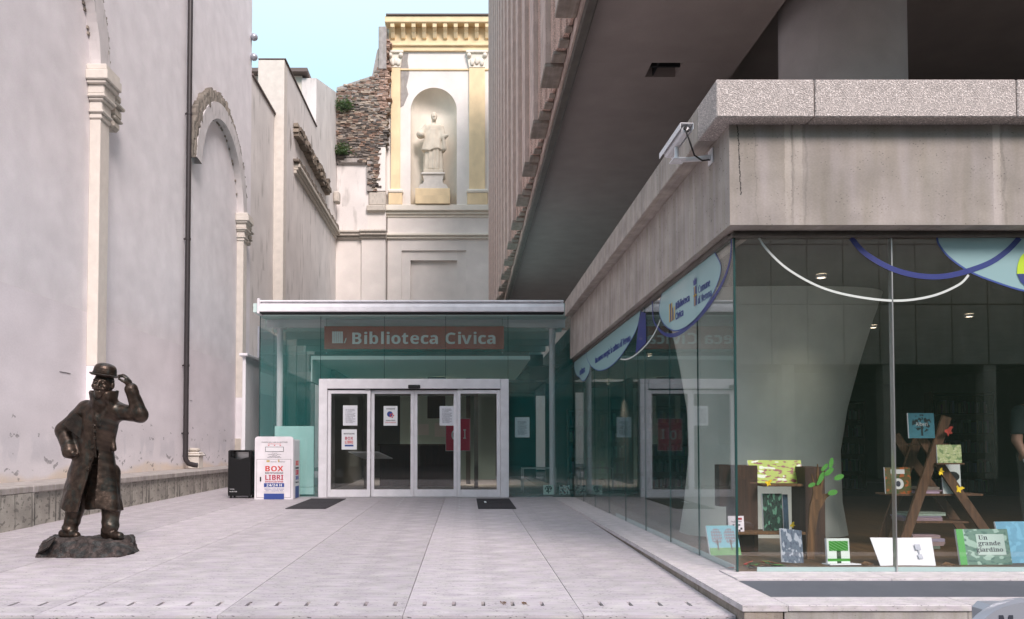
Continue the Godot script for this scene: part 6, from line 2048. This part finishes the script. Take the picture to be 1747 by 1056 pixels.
func window_display() -> void:
	var fl := 0.1195
	var t: Node3D
	# cardboard-dark shelf unit
	var u := thing("display_shelf", "dark brown display shelf with two uprights behind the corner window", "shelf", P(3.0, fl, 7.85))
	bx(u, "upright", M.dark_wood, P(2.66, fl, 7.80), P(2.87, 0.965, 8.12), 0.004)
	bx(u, "upright", M.dark_wood, P(3.26, fl, 7.62), P(3.45, 0.955, 7.95), 0.004)
	bx(u, "shelf_board", M.card_brown, P(2.871, 0.765, 7.66), P(3.259, 0.79, 7.95), 0.003)
	bx(u, "shelf_board", M.card_brown, P(2.60, 0.305, 7.62), P(3.259, 0.33, 7.9), 0.003)
	bx(u, "shelf_stub", M.dark_wood, P(2.54, 0.55, 7.95), P(2.659, 0.97, 8.1), 0.003)
	t = book("turquoise picture book with two pink trees leaning by the side glass", P(2.47, fl, 7.55), 0.31, 0.29, 0.02, paint(64, 48, func(x, y):
		var c := Color(0.45, 0.72, 0.78) if y < 36 else Color(0.35, 0.6, 0.3)
		for s in [18, 46]:
			var u2: float = (x - s) / 12.0
			var v2: float = (y - 17) / 13.0
			if u2 * u2 + v2 * v2 < 1.0 and (x * 7 + y * 13 + x * y) % 5 < 3: c = Color(0.55, 0.35, 0.38)
			if absi(x - s) < 2 and y > 22 and y < 40: c = Color(0.3, 0.2, 0.15)
		return c), 0.15, -0.35)
	t = book("wide lime and orange forest picture book on the upper shelf", P(3.06, 0.792, 7.80), 0.53, 0.235, 0.015, cover_blob(Color(0.66, 0.76, 0.25), Color(0.85, 0.9, 0.8), Color(0.5, 0.22, 0.2)), 0.0, -0.3)
	t = book("dark green deer picture book standing on the lower shelf", P(3.0, 0.332, 7.75), 0.19, 0.36, 0.02, cover_blob(Color(0.10, 0.25, 0.2), Color(0.35, 0.55, 0.45), Color(0.05, 0.12, 0.1)), 0.0, -0.08)
	t = book("thin blue grey book beside the green deer book", P(3.14, 0.332, 7.78), 0.06, 0.35, 0.02, cover_blob(Color(0.25, 0.35, 0.42), Color(0.2, 0.3, 0.35), Color(0.3, 0.4, 0.5)), 0.3, -0.05)
	t = book("small square white card book lettered in giardino", P(2.61, 0.332, 7.66), 0.148, 0.15, 0.012, paint(32, 32, func(x, y): return Color(0.6, 0.1, 0.15) if y > 3 and y < 8 and x > 16 and x < 28 else (Color(0.15, 0.12, 0.15) if y > 16 and (x / 4 + y / 4) % 3 == 0 and x > 3 and x < 28 else Color(0.88, 0.86, 0.88))), 0.0, -0.1)
	book_text(t, "in giardino", M.ink, 0.0, 0.095, 0.014, 0.1)
	t = book("grey blue mottled book leaning against the shelf foot", P(2.9, fl, 7.05), 0.215, 0.30, 0.015, cover_blob(Color(0.38, 0.44, 0.5), Color(0.62, 0.66, 0.7), Color(0.28, 0.33, 0.4)), 0.25, -0.25)
	t.rotation.z = -0.12
	t = book("small white book with bright green tree near the glass", P(3.26, fl + 0.012, 6.95), 0.20, 0.215, 0.03, paint(48, 48, func(x, y):
		if y > 4 and y < 24 and x > 3 and x < 45 and (x * 3 + y * 5) % 11 > 0: return Color(0.16, 0.52, 0.1)
		if y > 38 and y < 44: return Color(0.2, 0.55, 0.12)
		if absi(x - 24) < 5 and y >= 22: return Color(0.1, 0.25, 0.1)
		return Color(0.82, 0.88, 0.84)), 0.05, -0.08)
	bx(t, "stand", M.paper, P(3.14, fl, 6.88), P(3.42, fl + 0.011, 7.02), 0.002)
	# open book
	t = thing("open_book", "open white picture book with a small tree drawing by the mullion", "book", P(3.83, fl, 6.95))
	for k in [-1.0, 1.0]:
		var b := MB.new()
		b.hexa([Vector3(0, 0.0, 0.03), Vector3(k * 0.24, 0.0, 0.06), Vector3(k * 0.24, 0.0, 0.05), Vector3(0, 0.0, 0.02), Vector3(0, 0.225, -0.07), Vector3(k * 0.27, 0.23, -0.05), Vector3(k * 0.27, 0.23, -0.06), Vector3(0, 0.225, -0.08)])
		put(b, "page", M.paper, t)
	var tp := MB.new()
	tp.box(Vector3(0.115, 0.06, 0.0), Vector3(0.155, 0.10, 0.002))
	tp.box(Vector3(0.13, 0.10, 0.0), Vector3(0.14, 0.14, 0.002))
	tp.box(Vector3(0.11, 0.14, 0.0), Vector3(0.16, 0.19, 0.002))
	var tn := put(tp, "tree_drawing", M.grey_metal, t)
	tn.position = Vector3(0, 0.0, 0.065)
	tn.rotation = Vector3(-0.42, 0.1, 0)
	t = book("wide green grey book lettered Un grande giardino in the window", P(4.55, fl, 6.95), 0.46, 0.31, 0.02, cover_blob(Color(0.42, 0.56, 0.5), Color(0.62, 0.74, 0.68), Color(0.3, 0.45, 0.4)), 0.03, -0.2)
	var gs := MB.new()
	gs.box(Vector3(-0.232, 0, 0.0012), Vector3(-0.17, 0.31, 0.0022))
	put(gs, "spine_print", mat(lin(0.10, 0.40, 0.10), 0.5), t)
	gs = MB.new()
	gs.box(Vector3(-0.06, 0.085, 0.0012), Vector3(0.19, 0.265, 0.002))
	put(gs, "title_field", mat(lin(0.45, 0.58, 0.52), 0.5), t)
	book_text(t, "Un", M.ink, -0.0, 0.235, 0.036, 0.08, font_serif)
	book_text(t, "grande", M.ink, 0.05, 0.18, 0.036, 0.2, font_serif)
	book_text(t, "giardino", M.ink, 0.045, 0.125, 0.036, 0.24, font_serif)
	t = book("plain light blue board leaning at the right end of the window", P(4.95, fl, 7.05), 0.40, 0.37, 0.015, cover_blob(Color(0.42, 0.65, 0.75), Color(0.45, 0.68, 0.78), Color(0.4, 0.62, 0.72)), 0.1, -0.25)
	# crossed trestle with planks
	var a := thing("trestle_stand", "crossed old wooden planks trestle holding picture books", "trestle", P(4.8, fl, 8.0))
	var pl := func(p: Vector3, q: Vector3, w: float, th: float) -> void:
		var b := mb(a)
		var e := (q - p).normalized()
		var n := e.cross(Vector3(0, 0, 1)).normalized() * w / 2
		var z := Vector3(0, 0, th / 2)
		b.hexa([p - n - z, p + n - z, p + n + z, p - n + z, q - n - z, q + n - z, q + n + z, q - n + z])
		put(b, "plank", M.old_wood, a)
	pl.call(P(4.53, 1.30, 7.95), P(5.32, fl, 7.95), 0.085, 0.03)
	pl.call(P(4.80, 1.45, 7.90), P(4.32, fl, 7.90), 0.09, 0.03)
	pl.call(P(4.53, 1.27, 8.35), P(5.32, fl, 8.35), 0.085, 0.03)
	pl.call(P(4.80, 1.40, 8.30), P(4.32, fl, 8.30), 0.09, 0.03)
	bx(a, "shelf_board", M.old_wood, P(4.28, 0.655, 7.97), P(5.2, 0.675, 8.3), 0.003)
	bx(a, "shelf_board", M.old_wood, P(4.52, 0.38, 7.97), P(5.05, 0.40, 8.3), 0.003)
	bx(a, "shelf_board", M.old_wood, P(4.50, 1.165, 7.966), P(4.86, 1.18, 8.2), 0.003)
	t = book("teal picture book lettered Alberi on top of the trestle", P(4.53, 1.235, 7.86), 0.265, 0.25, 0.015, cover_tree(Color(0.25, 0.5, 0.55), Color(0.06, 0.13, 0.14)), 0.05, -0.06)
	book_text(t, "Alberi", M.decal_white, 0.0, 0.14, 0.035, 0.12, font_plain)
	t = book("pale green map patterned book on the trestle side", P(4.80, 0.99, 7.86), 0.235, 0.18, 0.012, cover_blob(Color(0.68, 0.74, 0.52), Color(0.45, 0.55, 0.35), Color(0.75, 0.78, 0.6)), -0.05, -0.08)
	bx(a, "ledge", M.old_wood, P(4.66, 0.975, 7.83), P(4.93, 0.988, 7.884))
	t = book("orange and green leafy book with white oval on the trestle shelf", P(4.36, 0.676, 7.99), 0.26, 0.265, 0.015, cover_blob(Color(0.35, 0.3, 0.12), Color(0.6, 0.32, 0.1), Color(0.2, 0.32, 0.14)), 0.0, -0.08)
	var ov := MB.new()
	ov.tube([Vector3(0, 0.10, 0.0012), Vector3(0, 0.10, 0.002)], 0.055, 20)
	put(ov, "white_roundel", M.decal_white, t)
	ov = MB.new()
	ov.box(Vector3(-0.07, 0.2, 0.0012), Vector3(0.07, 0.245, 0.002), 0.0005)
	put(ov, "title_field", M.decal_white, t)
	ov = MB.new()
	ov.ball(Vector3(0, 0.10, 0.002), Vector3(0.025, 0.03, 0.003), 10)
	put(ov, "figure_print", M.ink, t)
	t = book("tall white book with a big dark oval on the trestle", P(4.90, 0.676, 7.99), 0.18, 0.33, 0.015, paint(32, 64, func(x, y):
		var u3: float = (x - 16) / 13.5
		var v3: float = (y - 30) / 10.0
		if u3 * u3 + v3 * v3 < 1.0: return Color(0.06, 0.08, 0.09)
		u3 = (x - 22) / 6.5
		v3 = (y - 47) / 5.0
		if u3 * u3 + v3 * v3 < 1.0: return Color(0.28, 0.36, 0.3)
		if y < 6 and (x * 5 + y * 3) % 7 < 2: return Color(0.15, 0.15, 0.15)
		return Color(0.78, 0.82, 0.8)), 0.0, -0.05)
	# stacks of books on the low planks
	var st := 0
	for s in [[4.62, 0.4005, 0.40, 4, "stack of flat books on the low trestle plank"], [4.66, fl, 0.28, 6, "boxy stack of pale books under the trestle"], [4.70, 0.676, 0.20, 3, "small pile of pale open magazines on the trestle shelf"]]:
		t = thing("book_stack", s[4], "books", P(s[0], s[1], 8.1))
		var y: float = s[1]
		for i in s[3]:
			var hh := rng.randf_range(0.015, 0.035)
			var q := MB.new(t.position)
			var x := rng.randf_range(-0.03, 0.03)
			q.col = Color.from_hsv(rng.randf(), 0.25, rng.randf_range(0.15, 0.5))
			q.box(P(s[0] - s[2] / 2 + x, y + 0.0005, 8.0), P(s[0] + s[2] / 2 + x, y + hh, 8.22), 0.002)
			put(q, "book", M.vc, t)
			y += hh
	# cut-out tree with green leaves
	t = thing("paper_tree", "brown cardboard tree with green paper leaves in the window", "paper tree", P(3.2, fl, 7.3))
	var tr := mb(t)
	tr.prism(PackedVector2Array([Vector2(3.12, fl), Vector2(3.19, fl), Vector2(3.20, 0.35), Vector2(3.235, 0.55), Vector2(3.31, 0.68), Vector2(3.40, 0.745), Vector2(3.30, 0.715), Vector2(3.265, 0.72), Vector2(3.30, 0.93), Vector2(3.25, 0.78), Vector2(3.235, 0.99), Vector2(3.215, 0.78), Vector2(3.18, 0.90), Vector2(3.19, 0.72), Vector2(3.155, 0.60), Vector2(3.14, 0.4)]), 2, -7.28, -7.30)
	put(tr, "trunk", M.card_brown, t)
	for l in [[3.17, 0.80, 0.04, 0.3], [3.26, 0.87, 0.055, 1.2], [3.24, 0.83, 0.04, 0.9], [3.33, 0.92, 0.055, 0.6], [3.35, 1.0, 0.05, 1.5], [3.42, 0.87, 0.055, 0.25], [3.36, 0.73, 0.055, 0.1], [3.29, 0.96, 0.045, 0.8]]:
		var q := MB.new()
		var pts := PackedVector2Array()
		for i in 14:
			var an := TAU * i / 14
			pts.append(Vector2(cos(an) * l[2], sin(an) * l[2] * 0.5))
		q.prism(pts, 2, 0.0, 0.002)
		var n := put(q, "leaf", M.paper_leaf, t)
		n.position = P(l[0], l[1], 7.27) - t.position
		n.rotation = Vector3(0.2, 0.3, l[3])
	paper_bird("yellow paper butterfly hanging on the upper shelf edge", P(2.9, 0.80, 7.62), M.yellow_paper, 0.05, 0.3)
	paper_bird("yellow paper butterfly on the tall white oval book", P(4.87, 0.73, 7.85), M.yellow_paper, 0.06, -0.2)
	paper_bird("small yellow paper butterfly in the trestle gap", P(4.67, 0.90, 7.80), M.yellow_paper, 0.05, 1.2)
	paper_bird("small yellow paper butterfly beside the deer book", P(3.12, 0.40, 7.6), M.yellow_paper, 0.04, 0.8)
	paper_bird("red and white paper bird on the trestle top", P(4.77, 1.30, 7.84), M.red_paper, 0.07, 0.5)
	# crumpled leaves and cloth on the sill
	t = thing("paper_leaf_heap", "flat heap of crumpled red and green paper leaves on the window floor", "paper heap", P(2.56, fl, 6.85))
	for k in 34:
		var q := MB.new()
		var x := rng.randfn() * 0.11
		var z := rng.randfn() * 0.05
		var pts := PackedVector2Array()
		var r := rng.randf_range(0.03, 0.07)
		for i in 9:
			var an := TAU * i / 9
			pts.append(Vector2(cos(an) * r * rng.randf_range(0.6, 1.1), sin(an) * r * 0.6 * rng.randf_range(0.6, 1.1)))
		q.prism(pts, 1, 0.0, 0.002)
		var n := put(q, "leaf", [M.red_paper, M.leaf, M.card_brown, M.paper_leaf][k % 4], t)
		n.position = Vector3(x, 0.006 + rng.randf() * 0.035 * exp(-x * x * 40.0), z)
		n.rotation = Vector3(rng.randf_range(-0.3, 0.3), rng.randf() * TAU, rng.randf_range(-0.3, 0.3))
	for s in [[3.50, 6.95, "single dry brown leaf on the window floor left of the open book"], [4.18, 6.9, "single dry brown leaf on the window floor right of the open book"]]:
		t = thing("dry_leaf", s[2], "leaf", P(s[0], fl, s[1]), "dry leaves on the window floor")
		var q := MB.new()
		q.hexa([Vector3(-0.06, 0, 0), Vector3(0, 0, 0.03), Vector3(0.06, 0.004, 0.005), Vector3(0, 0.008, -0.03), Vector3(-0.06, 0.003, 0), Vector3(0, 0.022, 0.03), Vector3(0.06, 0.008, 0.005), Vector3(0, 0.03, -0.03)])
		put(q, "blade", M.card_brown, t)
	standing_person()

func small_things() -> void:
	# surveillance camera on the parapet
	var c := thing("security_camera", "white security camera with sun hood on a wall bracket under the coping", "camera", P(2.15, 3.72, 6.85))
	var o := Node3D.new()
	o.name = "housing"
	c.add_child(o)
	o.position = P(1.83, 3.80, 6.74) - c.position
	o.scale = Vector3(0.85, 0.85, 0.85)
	o.rotation = Vector3(-0.06, 0.05, 0)
	var b := MB.new()
	b.box(Vector3(-0.04, -0.05, -0.36), Vector3(0.04, 0.03, 0.24), 0.018)
	put(b, "case", M.white_paint, o)
	b = MB.new()
	b.box(Vector3(-0.062, 0.034, -0.44), Vector3(0.062, 0.042, 0.27), 0.002)
	b.box(Vector3(-0.066, -0.02, -0.44), Vector3(-0.062, 0.041, 0.27), 0.001)
	b.box(Vector3(0.062, -0.02, -0.44), Vector3(0.066, 0.041, 0.27), 0.001)
	put(b, "sun_hood", M.white_paint, o)
	b = MB.new()
	b.tube([Vector3(-0.012, -0.005, 0.24), Vector3(-0.012, -0.005, 0.262)], 0.016, 12)
	b.tube([Vector3(0.018, -0.03, 0.24), Vector3(0.018, -0.03, 0.262)], 0.012, 12)
	put(b, "cable_gland", M.black_rubber, o)
	b = mb(c)
	b.tube([P(2.15, 3.68, 6.85), P(2.02, 3.66, 6.83), P(1.86, 3.64, 6.80)], [0.028, 0.022, 0.022], 12)
	b.box(P(1.785, 3.63, 6.74), P(1.90, 3.645, 6.88), 0.004)
	b.tube([P(1.83, 3.645, 6.80), P(1.83, 3.76, 6.80)], 0.02, 10)
	put(b, "bracket", M.white_paint, c)
	bx(c, "wall_plate", M.white_paint, P(2.135, 3.62, 6.79), P(2.149, 3.75, 6.91), 0.003)
	b = mb(c)
	b.tube([P(1.83, 3.79, 6.52), P(1.85, 3.70, 6.49), P(1.92, 3.60, 6.58), P(2.04, 3.62, 6.76), P(2.13, 3.655, 6.84)], 0.007, 7)
	put(b, "cable", M.black_rubber, c)
